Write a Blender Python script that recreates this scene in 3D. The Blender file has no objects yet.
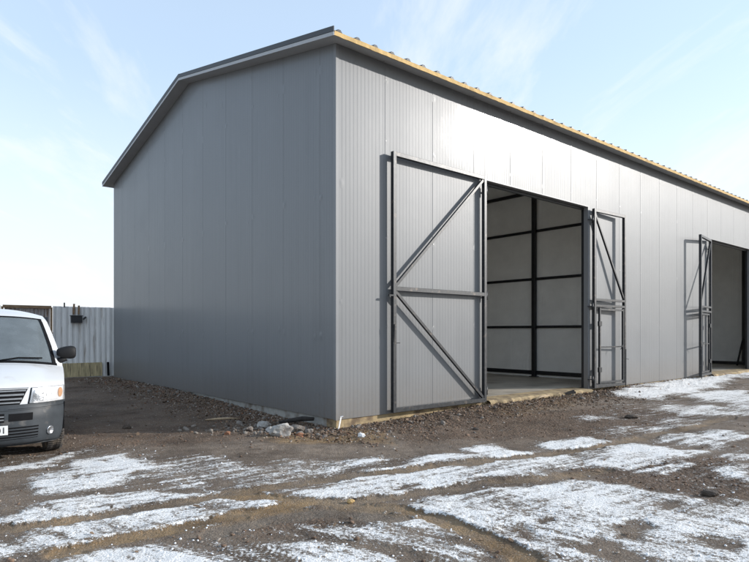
import bpy, math, random
import numpy as np
from mathutils import Vector, Matrix, noise as mnoise

random.seed(7)
rng = np.random.default_rng(11)
sc = bpy.context.scene
COL = sc.collection
R = math.radians

# ------------------------------------------------------------------ frame of the place
# x to the right, y away from the camera, z up, metres.  The shed has its own axes:
# a along the long front, b along the gable, origin at its near corner.
CORNER = Vector((-0.628, 9.53, 0.0))
ROT = math.atan2(0.646, 0.7637)
AX = Vector((math.cos(ROT), math.sin(ROT), 0)); BX = Vector((-math.sin(ROT), math.cos(ROT), 0))
W_B = 11.9            # gable width
L_A = 23.3            # length
Z_WALL = 0.165
Z_FLOOR = 0.20
O1 = (3.78, 7.79)
O2 = (15.45, 19.46)
Z_HEAD = 4.72
SLOPE = 0.215
SUN_DIR = (AX * 1.4 - BX * 1.0 + Vector((0, 0, 0.6))).normalized()   # towards the sun


def soffit(b):
    return 6.31 + SLOPE * min(b, W_B - b)


# ------------------------------------------------------------------ materials
def new_mat(name):
    m = bpy.data.materials.new(name); m.use_nodes = True
    nt = m.node_tree; nt.nodes.clear()
    out = nt.nodes.new('ShaderNodeOutputMaterial'); b = nt.nodes.new('ShaderNodeBsdfPrincipled')
    nt.links.new(b.outputs[0], out.inputs[0])
    return m, nt, b, out


def N(nt, kind, **kw):
    n = nt.nodes.new(kind)
    for k, v in kw.items():
        if k.startswith('i_'):
            n.inputs[int(k[2:]) if k[2:].isdigit() else k[2:]].default_value = v
        else:
            setattr(n, k, v)
    return n


def ramp(nt, src, stops):
    r = nt.nodes.new('ShaderNodeValToRGB'); els = r.color_ramp.elements
    while len(els) < len(stops): els.new(0.5)
    for e, (p, c) in zip(els, stops):
        e.position = p; e.color = (*c, 1) if len(c) == 3 else c
    nt.links.new(src, r.inputs[0]); return r


def simple(name, col, rough=0.5, metal=0.0, var=0.15, scale=4.0, bump=0.0, bscale=30.0, rvar=0.1, dirt=None, stretch=(1, 1, 1), spec=None):
    """a base colour broken up by two noises, roughness variation and a fine bump"""
    m, nt, b, out = new_mat(name)
    tc = N(nt, 'ShaderNodeTexCoord')
    mp = N(nt, 'ShaderNodeMapping'); mp.inputs['Scale'].default_value = stretch
    nt.links.new(tc.outputs['Object'], mp.inputs[0])
    n1 = N(nt, 'ShaderNodeTexNoise'); n1.inputs['Scale'].default_value = scale; n1.inputs['Detail'].default_value = 6
    n1.inputs['Roughness'].default_value = 0.65
    nt.links.new(mp.outputs[0], n1.inputs['Vector'])
    lo = tuple(c * (1 - var) for c in col); hi = tuple(min(1, c * (1 + var)) for c in col)
    r = ramp(nt, n1.outputs['Fac'], [(0.3, lo), (0.7, hi)])
    colout = r.outputs[0]
    if dirt:
        dcol, amount, dscale = dirt
        n2 = N(nt, 'ShaderNodeTexNoise'); n2.inputs['Scale'].default_value = dscale; n2.inputs['Detail'].default_value = 8
        nt.links.new(mp.outputs[0], n2.inputs['Vector'])
        rr = ramp(nt, n2.outputs['Fac'], [(0.62 - 0.25 * amount, (0, 0, 0)), (0.78 - 0.2 * amount, (1, 1, 1))])
        mx = N(nt, 'ShaderNodeMix', data_type='RGBA')
        nt.links.new(rr.outputs[0], mx.inputs[0]); nt.links.new(colout, mx.inputs[6]); mx.inputs[7].default_value = (*dcol, 1)
        colout = mx.outputs[2]
    nt.links.new(colout, b.inputs['Base Color'])
    b.inputs['Metallic'].default_value = metal
    if spec is not None: b.inputs['Specular IOR Level'].default_value = spec
    mr = N(nt, 'ShaderNodeMapRange'); mr.inputs[3].default_value = max(0.02, rough - rvar); mr.inputs[4].default_value = min(1, rough + rvar)
    nt.links.new(n1.outputs['Fac'], mr.inputs[0]); nt.links.new(mr.outputs[0], b.inputs['Roughness'])
    if bump:
        n3 = N(nt, 'ShaderNodeTexNoise'); n3.inputs['Scale'].default_value = bscale; n3.inputs['Detail'].default_value = 5
        nt.links.new(mp.outputs[0], n3.inputs['Vector'])
        bp = N(nt, 'ShaderNodeBump'); bp.inputs['Strength'].default_value = 1.0; bp.inputs['Distance'].default_value = bump
        nt.links.new(n3.outputs['Fac'], bp.inputs['Height']); nt.links.new(bp.outputs[0], b.inputs['Normal'])
    return m


def sheet_metal(name, col, rough, metal, oil=0.004, coat=None, spec=.5):
    """painted sheet: broad oil-canning, fine leather grain, vertical run-off streaks"""
    m, nt, b, out = new_mat(name)
    tc = N(nt, 'ShaderNodeTexCoord')
    st = N(nt, 'ShaderNodeMapping'); st.inputs['Scale'].default_value = (5, 5, 0.18)
    nt.links.new(tc.outputs['Object'], st.inputs[0])
    n1 = N(nt, 'ShaderNodeTexNoise'); n1.inputs['Scale'].default_value = 1.3; n1.inputs['Detail'].default_value = 6
    nt.links.new(st.outputs[0], n1.inputs['Vector'])
    n0 = N(nt, 'ShaderNodeTexNoise'); n0.inputs['Scale'].default_value = 0.9; n0.inputs['Detail'].default_value = 3
    nt.links.new(tc.outputs['Object'], n0.inputs['Vector'])
    ad = N(nt, 'ShaderNodeMath', operation='ADD'); nt.links.new(n1.outputs['Fac'], ad.inputs[0]); nt.links.new(n0.outputs['Fac'], ad.inputs[1])
    r = ramp(nt, ad.outputs[0], [(0.75, tuple(c * 0.93 for c in col)), (1.0, col)])
    # mud splashed on the foot of the sheet
    sp = N(nt, 'ShaderNodeSeparateXYZ'); nt.links.new(tc.outputs['Object'], sp.inputs[0])
    n4 = N(nt, 'ShaderNodeTexNoise'); n4.inputs['Scale'].default_value = 14; n4.inputs['Detail'].default_value = 8
    nt.links.new(tc.outputs['Object'], n4.inputs['Vector'])
    hz = N(nt, 'ShaderNodeMapRange'); hz.inputs[1].default_value = 0.15; hz.inputs[2].default_value = 0.9; hz.inputs[3].default_value = 0.85; hz.inputs[4].default_value = 0.0
    nt.links.new(sp.outputs[2], hz.inputs[0])
    mu = N(nt, 'ShaderNodeMath', operation='MULTIPLY'); nt.links.new(hz.outputs[0], mu.inputs[0]); nt.links.new(n4.outputs['Fac'], mu.inputs[1])
    mx = N(nt, 'ShaderNodeMix', data_type='RGBA'); nt.links.new(mu.outputs[0], mx.inputs[0]); nt.links.new(r.outputs[0], mx.inputs[6]); mx.inputs[7].default_value = (0.16, 0.13, 0.10, 1)
    nt.links.new(mx.outputs[2], b.inputs['Base Color'])
    b.inputs['Metallic'].default_value = metal
    mr = N(nt, 'ShaderNodeMapRange'); mr.inputs[3].default_value = rough - 0.05; mr.inputs[4].default_value = rough + 0.06
    nt.links.new(n0.outputs['Fac'], mr.inputs[0]); nt.links.new(mr.outputs[0], b.inputs['Roughness'])
    b.inputs['Specular IOR Level'].default_value = spec
    if coat: b.inputs['Coat Weight'].default_value = coat[0]; b.inputs['Coat Roughness'].default_value = coat[1]
    b1 = N(nt, 'ShaderNodeBump'); b1.inputs['Distance'].default_value = oil; nt.links.new(n0.outputs['Fac'], b1.inputs['Height'])
    n3 = N(nt, 'ShaderNodeTexNoise'); n3.inputs['Scale'].default_value = 260; n3.inputs['Detail'].default_value = 2
    nt.links.new(tc.outputs['Object'], n3.inputs['Vector'])
    b2 = N(nt, 'ShaderNodeBump'); b2.inputs['Distance'].default_value = 0.0003; nt.links.new(n3.outputs['Fac'], b2.inputs['Height']); nt.links.new(b1.outputs[0], b2.inputs['Normal'])
    nt.links.new(b2.outputs[0], b.inputs['Normal']); nt.links.new(b2.outputs[0], b.inputs['Coat Normal'])
    return m


M = {}
M['sheet'] = sheet_metal('silver painted sheet', (0.168, 0.174, 0.179), 0.46, 0.0, coat=(0.17, 0.11), spec=.45)
M['trim'] = sheet_metal('grey flashing', (0.20, 0.205, 0.21), 0.45, 0.0, 0.002)
M['darktrim'] = simple('dark flashing', (0.03, 0.033, 0.037), 0.5, 0.0, 0.15, 3, 0.0005, 60)
M['soffit'] = simple('soffit sheet', (0.40, 0.405, 0.41), 0.5, 0.0, 0.08, 3, 0.0005, 40)
M['foam'] = simple('yellow foam core', (0.62, 0.43, 0.19), 0.9, 0, 0.18, 9, 0.004, 40, dirt=((0.42, 0.28, 0.12), 0.3, 5))
M['liner'] = simple('white liner sheet', (0.86, 0.87, 0.86), 0.5, 0, 0.06, 2, 0.0006, 12)
M['steel'] = simple('black painted steel', (0.022, 0.024, 0.027), 0.42, 0.3, 0.3, 12, 0.0006, 60)
M['galv'] = simple('primed grey steel tube', (0.030, 0.032, 0.035), 0.42, 0.2, 0.35, 16, 0.0006, 70, dirt=((0.12, 0.10, 0.085), 0.15, 11))
M['bolt'] = simple('zinc bolt', (0.35, 0.35, 0.35), 0.35, 0.9)
M['concrete'] = simple('grey concrete', (0.34, 0.33, 0.30), 0.9, 0, 0.22, 6, 0.006, 25, dirt=((0.16, 0.13, 0.1), 0.35, 4))
M['ochreconcrete'] = simple('ochre concrete', (0.36, 0.27, 0.15), 0.9, 0, 0.3, 5, 0.012, 16, dirt=((0.15, 0.105, 0.065), 0.62, 4.5))
M['slab'] = simple('damp concrete floor', (0.42, 0.375, 0.31), 0.45, 0, 0.25, 1.6, 0.003, 18, dirt=((0.24, 0.205, 0.16), 0.5, 1.2))
M['fence'] = simple('galvanised fence sheet', (0.79, 0.78, 0.76), 0.5, 0.0, 0.10, 3, 0.001, 20, dirt=((0.45, 0.40, 0.35), 0.12, 2.5), stretch=(3, 3, 0.5))
M['fencebrown'] = simple('weathered fence sheet', (0.42, 0.39, 0.38), 0.6, 0.1, 0.2, 4, 0.001, 20, dirt=((0.16, 0.09, 0.05), 0.55, 3.5), stretch=(4, 4, 0.6))
M['rustwood'] = simple('weathered brown wood', (0.26, 0.17, 0.10), 0.85, 0, 0.4, 8, 0.004, 30, stretch=(1, 1, 4))
M['mosswood'] = simple('yellowed board', (0.52, 0.43, 0.25), 0.85, 0, 0.3, 5, 0.003, 30, dirt=((0.14, 0.11, 0.07), 0.5, 4), stretch=(6, 6, 0.6))
M['blackbox'] = simple('black plastic', (0.03, 0.03, 0.032), 0.5, 0, 0.2, 20, 0.0008, 90)
M['mirrorblack'] = simple('mirror housing', (0.012, 0.012, 0.013), 0.6, 0, 0.2, 20, 0.0008, 90, spec=.25)
M['white'] = simple('white car paint', (0.62, 0.63, 0.64), 0.22, 0, 0.03, 2, 0, 30, 0.05, dirt=((0.5, 0.48, 0.45), 0.05, 3))
M['plastic'] = simple('grey bumper plastic', (0.040, 0.046, 0.052), 0.5, 0, 0.18, 7, 0.0006, 120, dirt=((0.15, 0.14, 0.13), 0.12, 5), spec=.3)
M['black'] = simple('matt black', (0.010, 0.010, 0.011), 0.8, 0, 0.2, 10, spec=.08)
M['slat'] = simple('grey grille slat', (0.19, 0.2, 0.21), 0.4, 0.1, 0.15, 20)
M['rubber'] = simple('muddy tyre rubber', (0.05, 0.045, 0.042), 0.85, 0, 0.3, 14, 0.003, 50, dirt=((0.17, 0.14, 0.11), 0.55, 9))
M['rim'] = simple('silver wheel cover', (0.5, 0.5, 0.51), 0.4, 0.5, 0.1, 8, dirt=((0.2, 0.17, 0.14), 0.3, 9))
M['chrome'] = simple('lamp reflector', (0.74, 0.74, 0.75), 0.3, 0.35, 0.2, 9, 0.012, 11)
M['lampdark'] = simple('lamp bowl', (0.42, 0.43, 0.45), 0.25, 0.8, 0.4, 14, 0.01, 14)
M['amber'] = simple('amber lens', (0.50, 0.26, 0.11), 0.25, 0, 0.15, 30, 0.001, 80)
M['plate'] = simple('number plate white', (0.78, 0.78, 0.76), 0.4, 0, 0.04, 6)
M['ink'] = simple('black ink', (0.01, 0.01, 0.01), 0.5)
M['seatcloth'] = simple('grey seat cloth', (0.07, 0.075, 0.085), 0.9, 0, 0.2, 20)
M['stone'] = simple('grey rubble concrete', (0.36, 0.345, 0.32), 0.92, 0, 0.3, 9, 0.012, 26, dirt=((0.15, 0.11, 0.08), 0.4, 6))
M['stone2'] = simple('grey brown stone', (0.21, 0.185, 0.16), 0.92, 0, 0.3, 9, 0.01, 26, dirt=((0.08, 0.06, 0.05), 0.5, 6))
M['brick'] = simple('orange brick', (0.27, 0.125, 0.068), 0.9, 0, 0.3, 12, 0.008, 40, dirt=((0.16, 0.1, 0.07), 0.4, 8))
M['char'] = simple('charred timber', (0.03, 0.026, 0.023), 0.9, 0, 0.4, 14, 0.008, 40)
M['palewood'] = simple('pale dry wood', (0.38, 0.29, 0.19), 0.85, 0, 0.3, 12, 0.003, 50, stretch=(4, 1, 1))
M['clod'] = simple('earth clod', (0.07, 0.055, 0.043), 0.98, 0, 0.4, 20, 0.012, 40)
M['ochreclod'] = simple('yellow clay clod', (0.42, 0.28, 0.12), 0.95, 0, 0.3, 20, 0.01, 40)
M['litter'] = simple('white litter', (0.75, 0.74, 0.72), 0.6, 0, 0.1, 20, 0.006, 30)
M['grav1'] = simple('grey gravel', (0.34, 0.295, 0.25), 0.9, 0, 0.6, 1.9, 0.003, 60)
M['grav2'] = simple('dark gravel', (0.15, 0.098, 0.066), 0.95, 0, 0.6, 2.3, 0.003, 60)
M['leaf'] = simple('dead leaves', (0.14, 0.095, 0.06), 0.9, 0, 0.7, 3.1, 0.001, 60)
M['crumb'] = simple('snow crumbs', (0.82, 0.84, 0.87), 0.7, 0, 0.05, 3, 0.003, 60)


def glass_mat(name, tint, op=0.25, tcol=(0.62, 0.72, 0.76)):
    m, nt, b, out = new_mat(name)
    b.inputs['Base Color'].default_value = (*tint, 1); b.inputs['Roughness'].default_value = 0.04
    b.inputs['IOR'].default_value = 1.5
    tr = N(nt, 'ShaderNodeBsdfTransparent'); tr.inputs[0].default_value = (*tcol, 1)
    fr = N(nt, 'ShaderNodeFresnel'); fr.inputs[0].default_value = 1.5
    tc = N(nt, 'ShaderNodeTexCoord'); n = N(nt, 'ShaderNodeTexNoise'); n.inputs['Scale'].default_value = 5; n.inputs['Detail'].default_value = 6
    nt.links.new(tc.outputs['Object'], n.inputs['Vector'])
    mr = N(nt, 'ShaderNodeMapRange'); mr.inputs[3].default_value = op * 0.6; mr.inputs[4].default_value = op * 1.4
    nt.links.new(n.outputs['Fac'], mr.inputs[0])
    ad = N(nt, 'ShaderNodeMath', operation='ADD'); ad.use_clamp = True
    nt.links.new(fr.outputs[0], ad.inputs[0]); nt.links.new(mr.outputs[0], ad.inputs[1])
    mx = N(nt, 'ShaderNodeMixShader'); nt.links.new(ad.outputs[0], mx.inputs[0]); nt.links.new(tr.outputs[0], mx.inputs[1]); nt.links.new(b.outputs[0], mx.inputs[2])
    nt.links.new(mx.outputs[0], out.inputs[0])
    return m


M['glass'] = glass_mat('reflection tinted glass', (0.30, 0.35, 0.38), 0.36)  # light reflected in the glass is put into this grey tint
M['lens'] = glass_mat('clear lamp lens', (0.7, 0.7, 0.7), 0.05, (0.93, 0.94, 0.95))


# ------------------------------------------------------------------ mesh helpers
class MB:
    def __init__(s):
        s.v = []; s.f = []; s.m = []; s.sm = []

    def add(s, verts, faces, mi=0, smooth=False):
        o = len(s.v); s.v.extend([tuple(v) for v in verts])
        for f in faces:
            s.f.append(tuple(i + o for i in f)); s.m.append(mi); s.sm.append(smooth)

    def quad(s, p, mi=0): s.add(p, [tuple(range(len(p)))], mi)

    def box(s, x0, x1, y0, y1, z0, z1, mi=0):
        v = [(x, y, z) for x in (x0, x1) for y in (y0, y1) for z in (z0, z1)]
        s.add(v, [(0, 1, 3, 2), (4, 6, 7, 5), (0, 4, 5, 1), (2, 3, 7, 6), (0, 2, 6, 4), (1, 5, 7, 3)], mi)

    def bar(s, p, q, w, h, ref=(0, 0, 1), mi=0, bev=0.004):
        """square tube from p to q, w across (perpendicular to ref), h along ref; slightly chamfered"""
        p = Vector(p); q = Vector(q); d = (q - p).normalized(); r = Vector(ref)
        x = d.cross(r)
        if x.length < 1e-4: x = d.cross(Vector((0, 1, 0)))
        x.normalize(); y = x.cross(d).normalized()
        w2, h2 = w / 2, h / 2; e = min(bev, w2 * .4, h2 * .4)
        prof = [(w2 - e, h2), (-w2 + e, h2), (-w2, h2 - e), (-w2, -h2 + e), (-w2 + e, -h2), (w2 - e, -h2), (w2, -h2 + e), (w2, h2 - e)]
        n = len(prof)
        v = [c + x * a + y * b for c in (p, q) for a, b in prof]
        f = [(i, (i + 1) % n, n + (i + 1) % n, n + i) for i in range(n)] + [tuple(range(n - 1, -1, -1)), tuple(range(n, 2 * n))]
        s.add(v, f, mi)

    def tube(s, pts, rad, seg=8, mi=0):
        pts = [Vector(p) for p in pts]; rads = rad if isinstance(rad, (list, tuple)) else [rad] * len(pts)
        o = []; n = len(pts)
        for i, p in enumerate(pts):
            d = (pts[min(i + 1, n - 1)] - pts[max(i - 1, 0)]).normalized()
            x = d.cross(Vector((0.13, 0.31, 1))).normalized(); y = d.cross(x)
            o += [p + (x * math.cos(k / seg * 6.28318) + y * math.sin(k / seg * 6.28318)) * rads[i] for k in range(seg)]
        f = [(i * seg + k, i * seg + (k + 1) % seg, (i + 1) * seg + (k + 1) % seg, (i + 1) * seg + k) for i in range(n - 1) for k in range(seg)]
        f += [tuple(range(seg - 1, -1, -1)), tuple(range((n - 1) * seg, n * seg))]
        s.add(o, f, mi, True)

    def lathe(s, prof, axis_pt, axis='x', seg=40, mi=0, smooth=True):
        o = []; n = len(prof)
        for k in range(seg):
            a = k / seg * 2 * math.pi
            for t, r in prof:
                if axis == 'x': o.append((axis_pt[0] + t, axis_pt[1] + r * math.cos(a), axis_pt[2] + r * math.sin(a)))
                elif axis == 'y': o.append((axis_pt[0] + r * math.cos(a), axis_pt[1] + t, axis_pt[2] + r * math.sin(a)))
                else: o.append((axis_pt[0] + r * math.cos(a), axis_pt[1] + r * math.sin(a), axis_pt[2] + t))
        f = [(k * n + i, k * n + i + 1, ((k + 1) % seg) * n + i + 1, ((k + 1) % seg) * n + i) for k in range(seg) for i in range(n - 1)]
        s.add(o, f, mi, smooth)

    def build(s, name, mats, parent=None):
        me = bpy.data.meshes.new(name); me.from_pydata(s.v, [], s.f)
        if not isinstance(mats, (list, tuple)): mats = [mats]
        for m in mats: me.materials.append(m)
        me.polygons.foreach_set('material_index', s.m); me.polygons.foreach_set('use_smooth', s.sm); me.update()
        o = bpy.data.objects.new(name, me); COL.objects.link(o)
        if parent: o.parent = parent
        return o


def tag(o, label=None, cat=None, group=None, kind=None):
    for k, v in (('label', label), ('category', cat), ('group', group), ('kind', kind)):
        if v: o[k] = v
    return o


def empty(name, loc, rz, label, cat, group=None):
    o = bpy.data.objects.new(name, None); COL.objects.link(o); o.location = loc; o.rotation_euler = (0, 0, rz)
    o.empty_display_size = 0.3
    return tag(o, label, cat, group)


# ------------------------------------------------------------------ numpy noise
def vnoise(x, y, seed=0):
    xi = np.floor(x).astype(np.int64); yi = np.floor(y).astype(np.int64); fx = x - xi; fy = y - yi
    fx = fx * fx * (3 - 2 * fx); fy = fy * fy * (3 - 2 * fy)

    def h(i, j):
        n = (i * 374761393 + j * 668265263 + seed * 2147483647 % 982451653) & 0xffffffff
        n = ((n ^ (n >> 13)) * 1274126177) & 0xffffffff
        n = ((n ^ (n >> 16)) * 2246822519) & 0xffffffff
        return ((n ^ (n >> 15)) & 0xffff) / 65535.0
    a = h(xi, yi) * (1 - fx) + h(xi + 1, yi) * fx
    b = h(xi, yi + 1) * (1 - fx) + h(xi + 1, yi + 1) * fx
    return a * (1 - fy) + b * fy


def fbm(x, y, seed=0, oct=4, gain=0.5):
    t = 0; amp = 1; tot = 0
    for k in range(oct):
        t = t + amp * vnoise(x * 2 ** k + 17.3 * k, y * 2 ** k - 9.1 * k, seed + k); tot += amp; amp *= gain
    return t / tot


def sstep(a, b, x):
    t = np.clip((x - a) / (b - a), 0, 1); return t * t * (3 - 2 * t)


def poly_sd(x, y, pts):
    """signed distance to a closed outline, positive inside"""
    d = np.full(x.shape, 1e9); ins = np.zeros(x.shape, bool); n = len(pts)
    for i in range(n):
        ax, ay = pts[i]; bx, by = pts[(i + 1) % n]
        ex, ey = bx - ax, by - ay; L = ex * ex + ey * ey + 1e-12
        t = np.clip(((x - ax) * ex + (y - ay) * ey) / L, 0, 1)
        d = np.minimum(d, np.hypot(x - ax - t * ex, y - ay - t * ey))
        c = ((ay > y) != (by > y)) & (x < (bx - ax) * (y - ay) / (by - ay + 1e-12) + ax)
        ins ^= c
    return np.where(ins, d, -d)


def smooth_path(pts, it=2):
    for _ in range(it):
        q = [pts[0]]
        for a, b in zip(pts[:-1], pts[1:]):
            q += [(a[0] * .75 + b[0] * .25, a[1] * .75 + b[1] * .25), (a[0] * .25 + b[0] * .75, a[1] * .25 + b[1] * .75)]
        pts = q + [pts[-1]]
    return pts


def path_sd(x, y, pts):
    d = np.full(x.shape, 1e9); s = np.zeros(x.shape); side = np.zeros(x.shape); acc = 0
    for (ax, ay), (bx, by) in zip(pts[:-1], pts[1:]):
        ex, ey = bx - ax, by - ay; L = math.hypot(ex, ey) + 1e-9
        t = np.clip(((x - ax) * ex + (y - ay) * ey) / L ** 2, 0, 1)
        dd = np.hypot(x - ax - t * ex, y - ay - t * ey); m = dd < d
        d = np.where(m, dd, d); s = np.where(m, acc + t * L, s); side = np.where(m, np.sign((x - ax) * ey - (y - ay) * ex), side)
        acc += L
    return d, s, d * side


SNOW = [
  (0.95,[(-4.54,6.97),(-4.35,6.67),(-4.23,6.82),(-4.12,6.95),(-4.18,7.08),(-4.33,7.13),(-4.4,7.05)]),
  (0.9,[(-4.17,7.19),(-4.01,7.08),(-3.98,7.33),(-3.96,7.6),(-4.03,7.79),(-4.06,7.63),(-4.08,7.39),(-4.14,7.27)]),
  (0.92,[(-3.67,6.15),(-3.75,6.58),(-3.61,6.92),(-3.59,7.42),(-3.39,7.54),(-3.25,7.66),(-3.07,7.36),(-2.83,7.24),(-2.72,7.08),(-2.56,6.97),(-2.6,6.77),(-2.74,6.49),(-2.71,6.23),(-2.94,6.03),(-3.16,5.88),(-3.32,5.88),(-3.47,6.03)]),
  (0.6,[(-3.04,7.3),(-2.58,7.03),(-2.36,7.48),(-1.95,7.48),(-1.62,7.03),(-1.31,6.82),(-1.12,6.92),(-0.92,7.24),(-0.43,7.24),(-0.32,7.08),(-0.34,6.67),(-0.9,6.23),(-1.5,5.88),(-1.83,5.95),(-2.21,6.31),(-2.46,6.4),(-2.63,6.23),(-2.71,6.23)]),
  (0.8,[(-0.34,7.13),(-0.16,7.3),(0.07,7.42),(0.12,7.24),(-0.17,7.03)]),
  (0.8,[(-0.03,6.77),(0.49,7.08),(0.83,7.36),(1.29,7.51),(1.28,7.3),(0.67,7.0),(0.06,6.72)]),
  (0.88,[(1.31,7.99),(1.55,8.2),(1.71,8.27),(1.81,7.99),(2.06,7.72),(1.81,7.54),(1.51,7.33),(1.41,7.54)]),
  (0.9,[(2.47,8.42),(2.9,8.65),(3.25,8.82),(3.49,8.57),(3.28,8.31),(2.89,8.02),(2.53,7.95)]),
  (0.82,[(-0.94,5.8),(-0.46,6.07),(0.06,6.51),(0.64,6.72),(1.26,6.97),(2.09,7.36),(2.52,7.54),(2.44,7.19),(2.03,6.77),(1.38,6.4),(0.8,6.17),(0.26,5.86),(-0.02,5.73),(-0.24,5.77),(-0.63,5.73)]),
  (0.85,[(-3.02,5.43),(-2.87,5.6),(-2.66,5.77),(-2.25,5.84),(-1.82,5.77),(-1.67,5.7),(-2.1,5.46),(-2.42,5.34),(-2.78,5.34)]),
  (0.8,[(-3.2,4.87),(-3.04,5.08),(-3.01,5.25),(-2.67,5.29),(-2.26,5.23),(-2.55,5.05),(-2.8,4.89),(-3.1,4.77)]),
  (0.78,[(-2.64,4.67),(-2.44,4.84),(-2.25,4.97),(-2.05,5.11),(-1.73,5.19),(-1.4,5.13),(-1.32,5.0),(-1.51,4.79),(-1.71,4.65),(-1.98,4.55),(-2.34,4.56)]),
  (0.85,[(-1.8,5.34),(-1.55,5.5),(-1.2,5.63),(-1.07,5.56),(-1.08,5.16),(-1.31,5.13),(-1.42,5.19),(-1.66,5.25)]),
  (0.55,[(-1.19,5.56),(-0.91,5.63),(-0.5,5.53),(-0.66,5.31),(-0.93,5.19),(-1.09,5.11)]),
  (0.82,[(-2.84,4.29),(-2.65,4.49),(-2.44,4.54),(-2.18,4.42),(-2.33,4.33),(-2.58,4.25),(-2.76,4.17)]),
  (0.86,[(-2.2,4.03),(-2.14,4.17),(-2.01,4.27),(-1.73,4.3),(-1.33,4.21),(-0.97,4.08),(-0.67,3.77),(-0.39,3.03),(-1.63,3.03)]),
  (0.5,[(-1.24,4.49),(-1.1,4.6),(-0.97,4.56),(-0.91,4.41),(-1.12,4.37)]),
  (0.7,[(-1.13,4.27),(-0.92,4.33),(-0.81,4.19),(-0.94,4.08)]),
  (0.74,[(-0.97,4.37),(-0.65,4.47),(-0.34,4.47),(-0.11,4.39),(-0.02,4.27),(0.11,4.05),(0.13,3.03),(-0.44,3.03),(-0.85,4.06)]),
  (0.75,[(-0.62,4.77),(-0.29,4.84),(-0.04,4.92),(0.09,5.09),(0.15,4.97),(0.37,4.79),(0.52,4.63),(0.59,4.47),(0.43,4.52),(0.2,4.47),(-0.04,4.56),(-0.27,4.64),(-0.44,4.72)]),
  (0.75,[(0.08,5.16),(0.22,5.12),(0.55,4.93),(0.66,4.77),(0.69,4.63),(0.53,4.68),(0.3,4.85)]),
  (0.82,[(0.18,4.47),(0.43,4.48),(0.71,4.33),(0.73,4.17),(0.75,3.99),(0.6,3.03),(0.42,3.03),(0.47,4.05),(0.33,4.29)]),
  (0.8,[(0.17,5.34),(0.43,5.56),(0.84,5.77),(1.28,5.95),(1.61,6.03),(2.18,6.36),(2.41,6.19),(2.52,5.95),(2.72,5.77),(3.02,5.6),(3.1,5.37),(3.36,5.16),(2.03,3.03),(1.02,3.03),(1.19,4.03),(1.08,4.29),(0.91,4.6),(0.72,4.92),(0.49,5.16)]),
  (0.72,[(4.04,6.77),(4.58,7.03),(4.09,6.27),(3.98,6.36)]),
  (0.8,[(3.41,5.66),(3.54,5.43),(3.31,5.08),(3.22,5.22)]),
  (0.72,[(4.47,7.6),(4.81,7.79),(5.07,7.79),(4.79,7.36),(4.54,7.36)]),
  (0.93,[(2.57,7.42),(3.01,7.79),(3.49,8.13),(3.92,8.31),(4.04,7.99),(4.31,7.92),(3.97,7.6),(3.63,7.42),(3.27,7.19),(2.92,6.95),(2.71,7.03),(2.61,7.24)]),
  (0.92,[(2.97,6.8),(3.36,6.87),(3.71,7.16),(3.61,6.97),(3.23,6.72),(2.98,6.67)]),
  (0.88,[(4.2,8.65),(4.83,8.94),(5.48,9.53),(5.58,9.3),(5.58,8.98),(5.07,8.57),(4.67,8.38),(4.35,8.46)]),
  (0.88,[(8.32,15.16),(7.68,13.79),(8.03,13.01),(8.6,13.19),(10.3,15.81),(9.27,15.67)]),
  (0.82,[(5.96,12.06),(6.97,12.91),(7.28,12.3),(8.35,12.82),(7.61,11.68),(6.73,11.05),(6.31,11.32),(5.93,11.53)]),
  (0.6,[(5.0,10.67),(5.56,10.98),(5.87,10.79),(5.45,10.43),(4.98,10.37)]),
  (0.5,[(4.2,9.3),(4.97,10.16),(5.74,10.62),(5.73,10.21),(4.6,9.25)]),
  (1.0,[(6.14,14.55),(6.77,15.47),(8.23,16.83),(10.31,19.08),(12.39,20.94),(11.84,19.51),(10.07,17.17),(8.51,15.75),(7.18,14.43),(6.59,13.96),(5.99,13.96)]),
  (1.0,[(12.23,20.37),(16.54,25.39),(14.27,21.9),(12.02,19.47)]),
  (0.6,[(3.95,10.8),(4.33,11.12),(4.26,10.74),(3.91,10.5)]),
  (0.6,[(3.68,9.21),(4.5,9.89),(4.57,9.68),(3.8,9.03)]),
  (0.22,[(2.18,6.87),(2.61,6.77),(3.19,6.53),(4.05,6.31),(3.46,5.4),(3.1,5.73),(2.69,5.91),(2.33,6.31)]),
  (0.35,[(2.8,7.6),(4.67,8.65),(6.11,9.53),(5.08,7.92),(4.23,7.6)]),
  (0.3,[(4.94,12.8),(11.31,17.63),(6.44,10.05),(4.01,9.53)]),
]
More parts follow.
